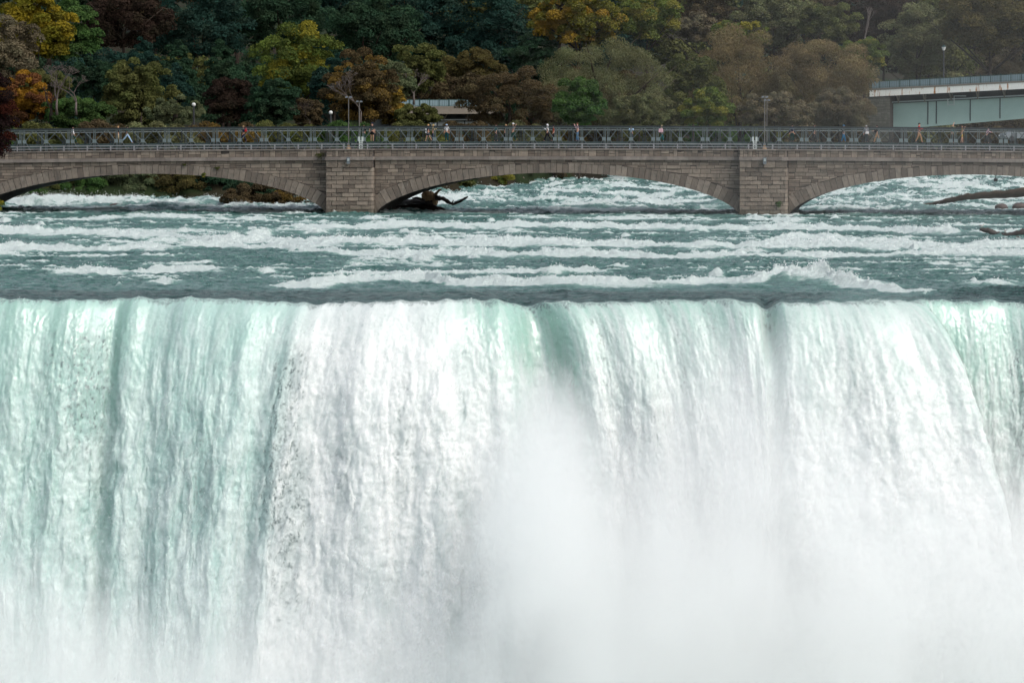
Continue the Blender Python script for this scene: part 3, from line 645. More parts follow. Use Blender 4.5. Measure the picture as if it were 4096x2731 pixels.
for a, b in zip([U0]+[p+PH for p in piers], [p-PH for p in piers]+[U1]):
    st_ = MB(); co_ = MB(); strip(st_, a, b, -.22, .05, ZP0, ZP1, R, 1.3, 2.4); strip(co_, a, b, -.10, .45, ZC0, ZC1, R, 1.5, 3)
    st_.build('string_course', M['coping'], bridge, xf=bend); co_.build('coping', M['coping'], bridge, xf=bend)
co_ = MB(); strip(co_, U0, U1, Wd-.45, Wd+.1, ZC0, ZC1, R, 1.5, 3)
for k, pu in enumerate(piers):
    pb = MB(); R = random.Random(20+k); a, b = pu-PH, pu+PH
    pb.box(a+.05,b-.05,-PV+.05,.3,-2.0,ZC0-.003, .3)
    core = pb.build('pier', M['mortar'], bridge, xf=bend)
    fb = MB(); z = .12; i = 0
    while z < 4.3:
        hh_ = .385; off = (i%2)*.5
        u = a; first = True
        ws = [.95 if i%2 else .5]
        while sum(ws) < (b-a)-1.1: ws.append(R.uniform(.95,1.25))
        ws.append((b-a)-sum(ws))
        for jx, wd in enumerate(ws):
            f = -PV-R.uniform(.03,.10); t = R.random(); ch = .12 if jx == len(ws)-1 else 0
            fb.hexa([(u+.022,f,z+.022),(u+wd-.022-ch,f,z+.022),(u+wd-.022+.06*(ch>0),-PV+.1,z+.022),(u+.022,-PV+.1,z+.022),
                     (u+.022,f+.02,z+hh_-.022),(u+wd-.022-ch,f+.02,z+hh_-.022),(u+wd-.022+.06*(ch>0),-PV+.1,z+hh_-.022),(u+.022,-PV+.1,z+hh_-.022)], t); u += wd
        # right and left returns
        for sgn, ue in ((1,b),(-1,a)):
            v = -PV+.1
            while v < .02:
                wd = min(R.uniform(.4,.8), .05-v); x0, x1 = (ue-.05, ue+R.uniform(.01,.06)) if sgn > 0 else (ue-R.uniform(.01,.06), ue+.05)
                fb.box(x0,x1,v+.01,v+wd-.01,z+.022,z+hh_-.022,R.random()); v += wd
        z += hh_; i += 1
    # tall top course, string course, parapet and coping round the pier
    u = a
    while u < b-.1:
        wd = (b-a)/4; f = -PV-R.uniform(.10,.16); fb.box(u+.022,u+wd-.022,f,-PV+.1,z+.022,5.0,R.random()); u += wd
    ashlar(fb, a+.02, b-.02, ZP1, ZC0, -PV-.01, R, (.59,.6), .2, .55, None, .07, .7)
    ashlar(fb, a-.08, b+.1, -.9, .11, -PV-.08, R, (.45,.5), .8, 1.4, None, .1, 0)
    fb.build('pier_masonry', M['stone'], core, xf=bend)
    tb = MB(); strip(tb, a-.05, b+.05, -PV-.22, .1, ZP0, ZP1, R, 1.0, 1.6); tb.build('string_course', M['coping'], core, xf=bend)
    tb = MB(); strip(tb, a-.03, b+.03, -PV-.10, .45, ZC0, ZC1+.002, R, 1.2, 2); tb.build('coping', M['coping'], core, xf=bend)
co_.build('coping', M['coping'], bridge, xf=bend)
# railing on the coping
rl = MB()
seg = [U0+i*2.0 for i in range(int((U1-U0)/2)+1)]
def vrail(u):
    return -PV+.15 if any(abs(u-p) < PH-.05 for p in piers) else .12
edges = [U0]
for p in piers: edges += [p-PH+.04, p+PH-.04]
edges.append(U1)
for i, (a, b) in enumerate(zip(edges, edges[1:])):
    v = .12 if i%2 == 0 else -PV+.15; a2, b2 = a, b
    k = max(1, int((b2-a2)/2))
    for j in range(k):
        x0, x1 = a2+(b2-a2)*j/k, a2+(b2-a2)*(j+1)/k
        for zz_ in (.42,.17):
            rl.bar((x0,v,ZC1+zz_),(x1,v,ZC1+zz_), .06, .075)
for p in piers:
    for e in (-1,1):
        for zz_ in (.42,.17): rl.bar((p+e*(PH-.04),.12,ZC1+zz_),(p+e*(PH-.04),-PV+.15,ZC1+zz_),.06,.075)
rail = rl.build('railing', M['rail'], bridge, xf=bend)
u = U0+.7; pmb = MB(); pmb.box(-.06,.06,-.05,.05,0,.47); pm = pmb.mesh('railing_post'); pm.materials.append(M['rail'])
while u < U1:
    q = bpy.data.objects.new('railing_post', pm); C.objects.link(q); q.parent = rail; q.location = (u, vrail(u), ZC1+camb(u)); u += 2.17
# ================================================================== STEEL TRUSS FOOTBRIDGE ON THE DECK
tr_ = thing('truss_footbridge', 'grey steel lattice truss walkway with gusset plates laid along the stone bridge', 'footbridge', B0, BR)
ZT0, ZT1 = 5.72, 8.12; ZG = 6.92; BAY = 4.5
def panel_meshes(seed, darkness):
    m = MB(); g_ = MB()
    m.box(.0,BAY,-.055,.055,ZT1-.24,ZT1-.17); m.box(0,BAY,-.06,.06,ZT0,ZT0+.10)
    for u in (.09,.22,BAY-.22,BAY-.09): m.box(u-.035,u+.035,-.05,.05,ZT0+.10,ZT1-.1)
    for u in (BAY/2-.07,BAY/2+.07): m.box(u-.035,u+.035,-.045,.045,ZT0+.1,ZT1-.1)
    for a, b in (((.28,ZG),(BAY*.25-.08,ZT1-.2)),((BAY/2-.1,ZG),(BAY*.25+.08,ZT1-.2)),((BAY/2+.1,ZG),(BAY*.75-.08,ZT1-.2)),((BAY-.28,ZG),(BAY*.75+.08,ZT1-.2)),
                 ((.28,ZG),(BAY*.25-.2,ZT0+.08)),((BAY/2-.1,ZG),(BAY*.25+.2,ZT0+.08)),((BAY/2+.1,ZG),(BAY*.75-.2,ZT0+.08)),((BAY-.28,ZG),(BAY*.75+.2,ZT0+.08))):
        m.bar((a[0],0,a[1]),(b[0],0,b[1]), .13, .06)
    g_.box(-.17,.17,-.075,.0-.062,ZG-.17,ZG+.15)
    return m, g_
pmesh, gmesh = panel_meshes(0,0)
vN, vFar = 2.4, 6.4
near = pmesh.mesh('truss_panel'); near.materials.append(M['steel']); far = pmesh.mesh('truss_panel'); far.materials.append(M['steel_dark']); tcb = MB(); tcb.box(0,BAY,-.08,.08,ZT1-.12,ZT1); tcm = tcb.mesh('top_chord'); tcm.materials.append(M['steel_dark'])  # far panels reuse the near mesh in a darker steel, as do the chords
gm = gmesh.mesh('gusset_plate'); gm.materials.append(M['gusset']); gm2 = gmesh.mesh('gusset_plate'); gm2.materials.append(M['steel'])
off = Uof(2229, vN)
k0 = int((U0-off)/BAY); k1 = int((U1-off)/BAY)
for row, (v, ms, gmm, zo) in enumerate(((vN, near, gm, 0), (vFar, far, gm2, -.10))):
    for k in range(k0, k1):
        u = off+k*BAY+(0 if row == 0 else .9); o = bpy.data.objects.new('truss_panel', ms); C.objects.link(o); o.parent = tr_
        za, zb2 = camb(u), camb(u+BAY); o.location = (u, v, za+zo); o.rotation_euler = (0, -math.atan2(zb2-za, BAY), 0)
        g2 = bpy.data.objects.new('top_chord', tcm); C.objects.link(g2); g2.parent = o
        if row == 0:
         for gu in (.22, BAY/2, BAY-.22): g2 = bpy.data.objects.new('gusset_plate', gmm); C.objects.link(g2); g2.parent = o; g2.location = (gu,0,0)
dk = MB(); hr = MB(); kp = MB(); cl = MB(); mp = MB(); R = random.Random(3)
for k in range(k0*2, k1*2):
    a = off+k*BAY/2; b = a+BAY/2
    dk.box(a,b,vN+.12,vFar-.12,6.60,6.66); kp.box(a,b,vN+.10,vN+.13,6.32,6.67); cl = MB(); cl.bar((a+1,vN+.15,6.2),(a+1,vFar-.15,6.2),.2,.25); cl.build('cross_beam', M['steel_dark'], tr_, xf=bend); cl = MB(); cl.bar((a,vN+.15,6.05),(b,vFar-.15,6.05),.10,.14); cl.build('bracing', M['steel_dark'], tr_, xf=bend)
    for zz_ in (7.72,): hr.bar((a,vFar-.18,zz_),(b,vFar-.18,zz_),.04); 
for k in range(k0, k1):
    a = off+k*BAY+1.0; 
    for dx in (0,.12): mp = MB(); mp.box(a+dx-.02,a+dx+.02,vFar-.2,vFar-.16,6.66,7.72); mp.build('handrail_post', M['steel'], tr_, xf=bend)
dk.build('deck', M['deck'], tr_, xf=bend); kp.build('kick_board', M['deck'], tr_, xf=bend); 
hr.build('handrail', M['pipe'], tr_, xf=bend)
for px in (1443, 3018):
    u = Uof(px, vN-.1); b_ = MB()
    b_.box(u-.23,u-.06,-.08,.0,ZG-.2,ZG+.22); b_.box(u+.08,u+.25,-.08,.0,ZG-.2,ZG+.22); b_.box(u-.15,u-.07,-.1,0,ZT0,ZG-.05); b_.box(u+.09,u+.17,-.1,0,ZT0,ZG-.05)
    for i in range(5): b_.box(u-.07,u+.09,-.06,-.02,ZT0+.3+i*.17,ZT0+.38+i*.17)
    for v_ in range(len(b_.v)): b_.v[v_] = (b_.v[v_][0], b_.v[v_][1]+vN-.06, b_.v[v_][2])
    b_.build('bearing_post', M['white_steel'], tr_, xf=bend)
# lamp posts on the bridge
def bl_loc(px, v, z): u = Uof(px, v); return BM @ Vector((u, v, z+camb(u)))
def deck_lamp(px, v, zb_, ht, label, r=.042):
    t = thing('street_lamp', label, 'lamp', bl_loc(px, v, zb_), BR, 'tall twin-headed lamps on the bridge')
    m = MB(); m.tube([(0,0,0),(0,0,ht)],[r,r*.75],8); m.build('pole', M['lamp_metal'], t)
    m = MB(); m.bar((-.22,0,ht-.08),(.22,0,ht-.08),.05); m.build('cross_arm', M['lamp_metal'], t)
    for s in (-1,1):
        m = MB(); m.hexa([(s*.08 if s>0 else -.30,-.14,ht-.12),(.30 if s>0 else -.08,-.14,ht-.12),(.30 if s>0 else -.08,.14,ht-.12),(s*.08 if s>0 else -.30,.14,ht-.12),
                (s*.08 if s>0 else -.26,-.1,ht+.03),(.26 if s>0 else -.08,-.1,ht+.03),(.26 if s>0 else -.08,.1,ht+.03),(s*.08 if s>0 else -.26,.1,ht+.03)]); m.build('lamp_head', M['box_grey'], t)
    m = MB(); m.tube([(0,0,0),(0,0,.1),(0,0,.32),(0,0,.36)],[.22,.20,.09,.07],10); m.build('base', M['deadwood'] if v < 1 else M['lamp_metal'], t)
    if v < 1:
        m = MB(); m.box(-.26,-.14,-.2,.0,.38,.55); m.build('floodlight', M['dark_metal'], t); m = MB(); m.box(.12,.26,-.2,.0,.38,.55); m.build('floodlight', M['dark_metal'], t)
    return t
deck_lamp(1395, -.75, ZC1, 4.75, 'tall thin twin-headed lamp standing on the coping above the left pier')
deck_lamp(3058, -.75, ZC1, 4.75, 'tall thin twin-headed lamp standing on the coping above the right pier')
deck_lamp(1437.6, Wd-.3, ZC1, 4.4, 'twin-headed lamp behind the truss, just right of the lamp on the left pier', .045)
deck_lamp(3067, Wd-.3, ZC1, 4.5, 'twin-headed lamp behind the truss, half hidden by the lamp on the right pier', .035)
for px, py, lab in ((1394,638,'small grey floodlight fixed to the string course of the left pier'),(3059,638,'small grey floodlight fixed to the string course of the right pier')):
    t = thing('floodlight', lab, 'floodlight', bl_loc(px, -PV-.35, 5.0), BR, 'small grey floodlights on the pier faces')
    m = MB(); m.box(-.15,.15,-.16,.10,-.12,.30); m.hexa([(-.13,-.17,-.3),(.13,-.17,-.3),(.13,.05,-.3),(-.13,.05,-.3),(-.15,-.14,-.12),(.15,-.14,-.12),(.15,.08,-.12),(-.15,.08,-.12)]); m.build('housing', M['box_grey'], t)
    m = MB(); m.box(-.1,.1,-.185,-.172,-.05,.2); m.build('lens', M['pipe'], t)
    m = MB(); m.bar((0,.1,.1),(0,.35,.15),.06); m.build('bracket', M['dark_metal'], t)
t = thing('floodlight', 'black floodlight hanging under the crown of the right arch', 'floodlight', bl_loc(3982, .5, 3.62), BR)
m = MB(); m.box(-.18,.18,-.1,.15,-.34,-.06); m.build('housing', M['dark_metal'], t); m = MB(); m.bar((0,0,-.07),(0,0,.2),.06); m.build('bracket', M['dark_metal'], t)
# weeds rooted in the masonry
def tuft(px, py, v, wpx, hpx, lab, mat, seed):
    z = B0.z + 8.5-(py-486)/44.0; u = Uof(px, v)
    t = thing('weed_tuft', lab, 'plant', BM @ Vector((u, v, z)), 0, 'weeds growing out of the bridge masonry')
    w_ = wpx/44; h_ = hpx/44
    foliage_mesh('leaves', FO[mat], [(0,-.05,0,h_*.3),(w_*.2,-.05,h_*.15,h_*.3),(-w_*.25,-.05,h_*.1,h_*.28),(0,-.05,-h_*.25,h_*.25)], 420, .07, seed, t)
    m = MB(); m.tube([(0,.1,-h_*.3),(0,0,0),(.02,-.05,h_*.3)],[.02,.015,.008],5); m.build('stem', M['bark'], t)
tuft(1280, 626, -.15, 34, 42, 'bushy green weed growing on the parapet left of the left pier', 'olive', 1)
tuft(870, 674, -.12, 26, 18, 'flat green weed on the left arch ring, right of its crown', 'olive', 2)
tuft(738, 660, -.12, 22, 12, 'small green weed right of the crown of the left arch', 'olive', 3)
tuft(815, 702, -.15, 10, 26, 'thin yellowish weed hanging down the left arch ring', 'lime', 4)
tuft(3114, 815, -PV-.15, 20, 34, 'green weed low on the face of the right pier', 'green', 5)
# ================================================================== PEOPLE
def fabric(name, col): return simple(name, col, .85, .18, 6, .1)
SK = simple('skin', (.48,.27,.19), .6, .08, 5)
CLO = {k: fabric(k+'_cloth', v) for k, v in dict(white=(.72,.72,.74), black=(.012,.012,.016), navy=(.015,.02,.05), beige=(.45,.36,.22), teal=(.02,.13,.13), ltblue=(.35,.50,.68), jeans=(.08,.17,.28),
     red=(.42,.02,.03), yellow=(.50,.36,.14), grey=(.30,.30,.32), dkgrey=(.05,.055,.06), dkgreen=(.015,.05,.045), redbrown=(.24,.05,.03), pink=(.66,.42,.48), blue=(.03,.16,.30), tan=(.38,.23,.13), dkteal=(.012,.07,.08), stripe=(.35,.25,.05)).items()}
HAIR = {'dark': fabric('dark_hair', (.015,.01,.01)), 'blond': fabric('blond_hair', (.42,.26,.13)), 'brown': fabric('brown_hair', (.08,.04,.02))}
def skin_obj(name, verts, edges, radii, mat, parent):
    m = bpy.data.meshes.new(name); m.from_pydata(verts, edges, []); o = bpy.data.objects.new(name, m); C.objects.link(o)
    sk = o.modifiers.new('s', 'SKIN'); sk.use_smooth_shade = True
    for i, r in enumerate(radii): o.data.skin_vertices[0].data[i].radius = (r if not hasattr(r,'__len__') else r)*1 if hasattr(r,'__len__') else (r, r)
    o.data.skin_vertices[0].data[0].use_root = True
    sb = o.modifiers.new('b', 'SUBSURF'); sb.levels = 1; sb.render_levels = 1
    bpy.context.view_layer.update()
    ev = o.evaluated_get(bpy.context.evaluated_depsgraph_get()); nm = bpy.data.meshes.new_from_object(ev)
    o.modifiers.clear(); o.data = nm; nm.name = name; nm.materials.clear(); nm.materials.append(mat); o.parent = parent
    return o
def person(px, v, face, label, top, legs, hair='dark', H=1.7, stride=.25, arms='down', shorts=False, hat=None, hood=None, extra=None, lean=0., lift=0., dress=False):
    """face: +1 faces right, -1 left, 0 to the camera; arms: down/swing/front/up/rest"""
    u = Uof(px, v); t = thing('person', label, 'person', BM @ Vector((u, v, 6.665+camb(u)+lift)), BR + (0 if face == 0 else (math.pi/2 if face > 0 else -math.pi/2)))
    s = H/1.7; fwd = -1       # local: body faces -Y
    def q(x, y, z): return (x*s, (y - lean*max(0,z-.9))*s, z*s)
    S = stride
    J = dict(pel=q(0,0,.93), sp=q(0,0,1.15), ch=q(0,0,1.34), nk=q(0,-.01,1.46), hd=q(0,-.03,1.56), ht=q(0,-.02,1.66))
    V = []; E = []; RD = []
    def add(p, r, par=None):
        V.append(p); RD.append(r if hasattr(r,'__len__') else (r*s, r*s)); 
        if par is not None: E.append((par, len(V)-1))
        return len(V)-1
    body = []
    pel = add(J['pel'], .12); spn = add(J['sp'], .11, pel); ch = add(J['ch'], .125, spn); nk = add(J['nk'], .05, ch); hd = add(J['hd'], .078, nk); add(J['ht'], .068, hd)
    # nose and ears give the head a face
    add(q(0,-.125,1.575), .012, hd)
    for sx_ in (-1,1): add(q(sx_*.085,-.02,1.575), .014, hd)
    armp = {}
    for sx_ in (-1,1):
        sh = add(q(sx_*.17,0,1.38), .052, ch)
        if arms == 'down': el, wr = (sx_*.22,.04,1.12), (sx_*.24,-.04,.88)
        elif arms == 'swing': el, wr = (sx_*.21,.12*sx_,1.13), (sx_*.22,-.16*-sx_-.05,.92)
        elif arms == 'front': el, wr = (sx_*.22,-.14,1.16), (sx_*.08,-.34,1.30)
        elif arms == 'phone': el, wr = (sx_*.21,-.12,1.15), (sx_*.05,-.26,1.48)
        elif arms == 'up': el, wr = (sx_*.26,-.06,1.60), (sx_*.10,-.14,1.84)
        else: el, wr = (sx_*.24,-.16,1.18), (sx_*.18,-.38,1.14)
        e = add(q(*el), .040, sh); w_ = add(q(*wr), .028, e)
        dx, dy, dz = [(b-a) for a, b in zip(el, wr)]; l = math.sqrt(dx*dx+dy*dy+dz*dz); dx, dy, dz = dx/l, dy/l, dz/l
        pm_ = add(q(wr[0]+dx*.07, wr[1]+dy*.07, wr[2]+dz*.07), .030, w_)
        for fi, fl in enumerate((.065,.08,.085,.075)):
            o_x = (fi-1.5)*.018; add(q(wr[0]+dx*(.07+fl)+o_x*abs(dz), wr[1]+dy*(.07+fl)-.012, wr[2]+dz*(.07+fl)+o_x*(1-abs(dz))), .009, pm_)
        add(q(wr[0]+dx*.08-sx_*.035, wr[1]+dy*.08-.03, wr[2]+dz*.08), .010, w_)
        armp[sx_] = (q(sx_*.17,0,1.38), q(*el), q(*wr))
    legp = {}
    for sx_ in (-1,1):
        st2 = S*sx_*.9; hp = add(q(sx_*.09,0,.90), .085, pel); kn = add(q(sx_*.10,-st2*.45-.03,.50), .058, hp); an = add(q(sx_*.10,-st2+.06*abs(S),.09+.04*(st2<0)*abs(S)*4), .038, kn)
        add(q(sx_*.11,-st2-.12,.035), .035, an); legp[sx_] = (q(sx_*.09,0,.90), V[kn], V[an])
    skin_obj('body', V, E, RD, SK, t)
    # clothes: looser surfaces over the same joints
    V2 = [J['pel'], J['sp'], J['ch'], q(0,0,1.43)]; R2 = [.145*s,.135*s,.15*s,.07*s]; E2 = [(0,1),(1,2),(2,3)]
    if dress: V2.insert(0, q(0,0,.62)); R2.insert(0, .19*s); E2 = [(0,1),(1,2),(2,3),(3,4)]
    ci = 2+(1 if dress else 0)
    for sx_ in (-1,1):
        a, b, c_ = armp[sx_]; n0 = len(V2); V2 += [a, b] + ([c_] if extra != 'tee' else []); R2 += [.072*s,.058*s] + ([.042*s] if extra != 'tee' else [])
        if extra == 'tee': V2[-1] = tuple(a[i]+(b[i]-a[i])*.8 for i in range(3))
        E2 += [(ci,n0),(n0,n0+1)] + ([(n0+1,n0+2)] if extra != 'tee' else [])
    skin_obj('shirt' if extra == 'tee' else 'jacket', V2, E2, [(r,r) for r in R2], CLO[top], t)
    V3 = [J['pel'], q(0,0,.86)]; R3 = [.135*s,.12*s]; E3 = [(0,1)]
    for sx_ in (-1,1):
        a, b, c_ = legp[sx_]; n0 = len(V3); V3 += [a, b]; R3 += [.105*s, .075*s]; E3 += [(1,n0),(n0,n0+1)]
        if not shorts: V3.append(c_); R3.append(.058*s); E3.append((n0+1,n0+2))
        else: V3[-1] = tuple(a[i]+(b[i]-a[i])*.85 for i in range(3))
    skin_obj('shorts' if shorts else 'trousers', V3, E3, [(r,r) for r in R3], CLO[legs], t)
    m = MB(); m.ball((0,.015*s+J['hd'][1],J['hd'][2]+.05*s),(.092*s,.105*s,.085*s),7)
    if hair in HAIR and not hat and not hood: m.build('hair', HAIR[hair], t, True)
    if hood: m.ball((0,.05*s+J['hd'][1],J['hd'][2]-.06*s),(.11*s,.10*s,.11*s),6); m.build('hood', CLO[hood], t, True)
    if hat: m.tube([(0,J['hd'][1]-.03*s,J['hd'][2]+.05*s),(0,J['hd'][1]-.03*s,J['hd'][2]+.065*s)],[.145*s,.14*s],10); m.build('hat', CLO[hat], t, True)
    for sx_ in (-1,1):
        c_ = legp[sx_][2]; f = MB(); f.ball((c_[0],c_[1]-.07*s,.045*s+max(0,c_[2]-.09*s)),(.05*s,.13*s,.05*s),5); f.build('shoe', CLO['dkgrey'], t, True)
    return t
def bag(t, col, x, y, z, w_, d, h_, name='bag'):
    m = MB(); m.hexa([(x-w_/2,y-d/2,z),(x+w_/2,y-d/2,z),(x+w_/2,y+d/2,z),(x-w_/2,y+d/2,z),(x-w_/2*.8,y-d/2*.8,z+h_),(x+w_/2*.8,y-d/2*.8,z+h_),(x+w_/2*.8,y+d/2*.8,z+h_),(x-w_/2*.8,y+d/2*.8,z+h_)])
    o = m.build(name, CLO[col], None); md = o.modifiers.new('b','BEVEL'); md.width = .03; md.segments = 2
    o.matrix_world = t.matrix_basis.copy(); tag(o); return o
V1 = 3.4
def carry(t, name, label, cat, col, x, y, z, w_, d, h_):
    o = bag(t, col, x, y, z, w_, d, h_, name); tag(o, label, cat)
person(292, V1, 1, 'person in a white shirt and dark trousers striding near the left end of the walkway', 'white', 'dkgreen', H=1.62, stride=.45, arms='swing')
person(473, V1, 1, 'person in a black top and beige trousers walking beside one in blue jeans', 'black', 'beige', 'blond', H=1.62, stride=.15)
person(509, V1+.5, 1, 'person in a dark top and bright blue jeans in mid stride', 'dkgreen', 'ltblue', H=1.6, stride=.6, arms='front')
p = person(975, V1, -1, 'person with a red backpack walking left of the left lamps', 'navy', 'navy', 'blond', H=1.55, stride=.3)
carry(p, 'backpack', 'red backpack on the back of a person left of the left lamps', 'backpack', 'red', 0, .21, 1.0, .32, .2, .42)
person(1456, V1, 0, 'person in black beside the tall man in black shorts', 'black', 'dkgreen', 'brown', H=1.55, stride=.05, arms='phone')
person(1489, V1, 0, 'tall person in a black tee, black shorts and a dark cap', 'black', 'black', H=1.80, stride=.05, shorts=True, extra='tee', hat='navy', arms='down')
p = person(1714, V1, -1, 'blond person in a navy top with bare legs', 'navy', 'navy', 'blond', H=1.62, stride=.32, shorts=True, extra='tee')
carry(p, 'shoulder_bag', 'white bag hanging beside the blond person in navy', 'bag', 'white', .1, -.22, .78, .2, .1, .42)
person(1733, V1+.6, 1, 'person in a yellow hooded coat next to the blond person', 'yellow', 'navy', H=1.6, stride=.1, hood='yellow', arms='front')
person(1787, V1, 0, 'person in a white tee, blue-grey cap and teal trousers', 'white', 'dkteal', H=1.62, stride=.1, extra='tee', hat='ltblue', arms='swing')
person(1983, V1+1.2, 1, 'broad person in a teal coat and grey trousers under a truss diagonal', 'dkteal', 'dkgrey', H=1.62, stride=.15)
person(2020, V1, 1, 'person in a black jacket leaning on the truss post beside the white cap', 'black', 'black', 'blond', H=1.6, stride=.05, arms='rest', lean=.12)
p = person(2052, V1, 1, 'person in a white cap, grey shirt and dark green trousers', 'grey', 'dkgreen', H=1.72, stride=.3, extra='tee', hat='white', arms='phone')
person(2190, V1, -1, 'person in a white jacket and black trousers walking left with arms raised in front', 'white', 'black', H=1.62, stride=.35, hood='white', arms='front')
person(2214, V1+.4, -1, 'person in a red-brown jacket and black trousers behind the white jacket', 'redbrown', 'black', H=1.55, stride=.15)
person(2310, V1, -1, 'tall person in a pale pink sweatshirt and blue jeans holding a phone to the face', 'pink', 'jeans', 'brown', H=1.75, stride=.08, arms='phone')
person(2525, V1, 0, 'person in a pale blue jacket half hidden by a truss post', 'ltblue', 'navy', H=1.5, stride=.05, arms='front')
p = person(2646, V1, 1, 'person in a cream headscarf and teal trousers carrying a pink bag', 'grey', 'teal', H=1.52, stride=.2, hood='beige')
carry(p, 'shoulder_bag', 'pale pink bag at the side of the person in the headscarf', 'bag', 'pink', -.25, .05, .85, .3, .42, .34)
person(3168, V1, 0, 'person in a long dark coat just right of the right lamps', 'navy', 'dkgreen', H=1.62, stride=.05)
person(3256, V1, 1, 'person in dark grey clothes walking with long legs apart', 'dkgrey', 'dkgrey', H=1.62, stride=.35)
person(3373, V1, 1, 'person in a bright blue hat and dark coat', 'dkgrey', 'blue', H=1.62, stride=.2, hat='blue')
p = person(3464, V1, 0, 'person in a pale grey hooded jacket and dark skirt', 'grey', 'dkgrey', H=1.6, stride=.05, hood='grey')
carry(p, 'handbag', 'white handbag of the person in the pale grey hood', 'bag', 'white', .08, -.24, .80, .34, .12, .2)
p = person(3508, V1, -1, 'person in a black tee and tan trousers with a dark bag', 'black', 'tan', H=1.62, stride=.35, extra='tee', arms='rest')
carry(p, 'shoulder_bag', 'dark bag at the hip of the person in tan trousers', 'bag', 'black', .2, -.15, .95, .12, .26, .28)
person(3675, V1, 1, 'tall dark-haired person in a red top and tan trousers walking right', 'red', 'tan', H=1.85, stride=.3, arms='rest')
person(3808, V1, 1, 'person in a teal top holding both arms up to take a picture', 'teal', 'black', 'blond', H=1.68, stride=.1, extra='tee', arms='up')
person(3846, V1, 1, 'person in a navy and yellow top next to the one with raised arms', 'stripe', 'stripe', 'brown', H=1.65, stride=.1, shorts=True, extra='tee', arms='phone')
person(3945, V1, 1, 'person in a pale checked shirt bending over near the right end', 'pink', 'dkgrey', H=1.55, stride=.2, lean=.35, arms='rest')
# ================================================================== DRIFTWOOD, ROCKS, BIRDS
def rel(t_loc, pts): return [tuple(Vector(p)-t_loc) for p in pts]
L0 = P(1600, 830, 516); t = thing('driftwood_tree', 'dark uprooted tree lodged against the left side of the middle arch', 'driftwood', L0)
m = MB(); m.rtube(rel(L0,[P(1480,812,520),P(1560,808,517),P(1640,808,515),P(1735,812,514)]),[.22,.27,.29,.36],10); m.build('trunk', M['wetwood'], t, True)
m = MB(); m.ball(tuple(P(1712,784,514)-L0),(.62,.35,.46),9,.5,.14,4); m.ball(tuple(P(1740,800,514)-L0),(.3,.3,.6),8,.5,.15,6); m.build('root_stump', M['deadwood'], t)
for i, (pts, r) in enumerate([([(1708,775),(1692,760),(1684,756)],[.2,.16,.10]),([(1725,775),(1723,764),(1727,762)],[.07,.06,.03]),([(1735,785),(1750,768),(1766,756)],[.16,.12,.07]),
      ([(1740,790),(1770,795),(1800,812),(1815,817)],[.26,.2,.15,.10]),([(1790,808),(1810,817),(1840,806),(1872,787)],[.10,.13,.14,.09]),([(1808,814),(1812,806),(1813,800)],[.08,.06,.03]),
      ([(1700,802),(1670,792),(1648,793)],[.12,.1,.07])]):
    m = MB(); m.rtube(rel(L0,[P(a,b,513.6-.15*i) for a, b in pts]), r, 8, .14, i); m.build('root', M['wetwood'] if i > 2 else M['deadwood'], t, True)
L0 = P(1700, 842, 511); t = thing('driftwood_log', 'curved brown log lying low in the foam under the uprooted tree', 'driftwood', L0)
m = MB(); m.rtube(rel(L0,[P(1570,828,514),P(1650,824,512.5),P(1720,828,511),P(1770,840,510),P(1800,852,509)]),[.10,.2,.30,.26,.15],10); m.build('log', M['wetwood'], t, True)
m = MB(); m.tube(rel(L0,[P(1600,828,512),P(1560,840,511.5),P(1535,855,511)]),[.08,.09,.06],7); m.build('branch', M['wetwood'], t, True)
L0 = P(3850, 800, 520); t = thing('driftwood_log', 'long mossy brown trunk sloping out of the rapids under the right arch', 'driftwood', L0)
m = MB(); m.rtube(rel(L0,[P(3662,819,522),P(3690,820,522),P(3730,816,522),P(3800,800,521),P(3870,788,520),P(3960,781,519),P(4060,773,518),P(4200,757,517)]),[.09,.11,.16,.26,.30,.33,.42,.46],10); m.build('log', M['brownlog'], t, True)
m = MB(); R = random.Random(9)
for i in range(46):
    x = R.uniform(3780,4096); y = np.interp(x,[3780,3870,4060,4096],[800,781,764,760]); a = P(x,y,520); m.tube([tuple(a-L0),tuple(a-L0+Vector((R.uniform(-.1,.1),0,R.uniform(.15,.5))))],[.012,.006],4)
m.build('twigs', M['bark'], t)
L0 = P(4000, 935, 446); t = thing('driftwood_log', 'dark waterlogged trunk in the open rapids with gulls standing on it', 'driftwood', L0)
m = MB(); m.rtube(rel(L0,[P(3918,917,446),P(3950,922,446),P(3985,936,446),P(4030,944,445.5),P(4090,934,445),P(4200,925,445)]),[.12,.24,.22,.27,.34,.36],10); m.build('log', M['wetwood'], t, True)
def boulder(px, py, D, r, lab, seed, grp=None):
    L0 = P(px, py, D); t = thing('boulder', lab, 'rock', L0, 0, grp); m = MB(); m.ball((0,0,0), r, 9, .5, .09, seed); m.build('rock', M['rock'], t, True)
boulder(4005, 830, 515, (.62,.5,.36), 'rounded dark brown boulder left of the larger one below the mossy trunk', 1)
boulder(4080, 828, 515, (.75,.6,.40), 'large dark boulder at the right edge below the mossy trunk', 2)
boulder(3935, 964, 441, (.35,.3,.22), 'small brown rock in the foam below the waterlogged trunk', 3)
boulder(4072, 960, 440, (.25,.3,.3), 'reddish rock against the right end of the waterlogged trunk', 4)
for i, (px, py, D) in enumerate([(1960,722,603),(1995,718,606),(2040,712,612),(2075,716,612),(2110,706,617),(2140,702,622),(2180,700,626)]):
    boulder(px, py+6, D, (.9-.05*i,.8,.7), ['leftmost boulder','second boulder from the left','third boulder from the left','middle tall boulder','fourth boulder from the right end','boulder next to the end','rightmost boulder'][i]+' of the rocky bank seen through the middle arch', 30+i, 'boulders along the far bank')
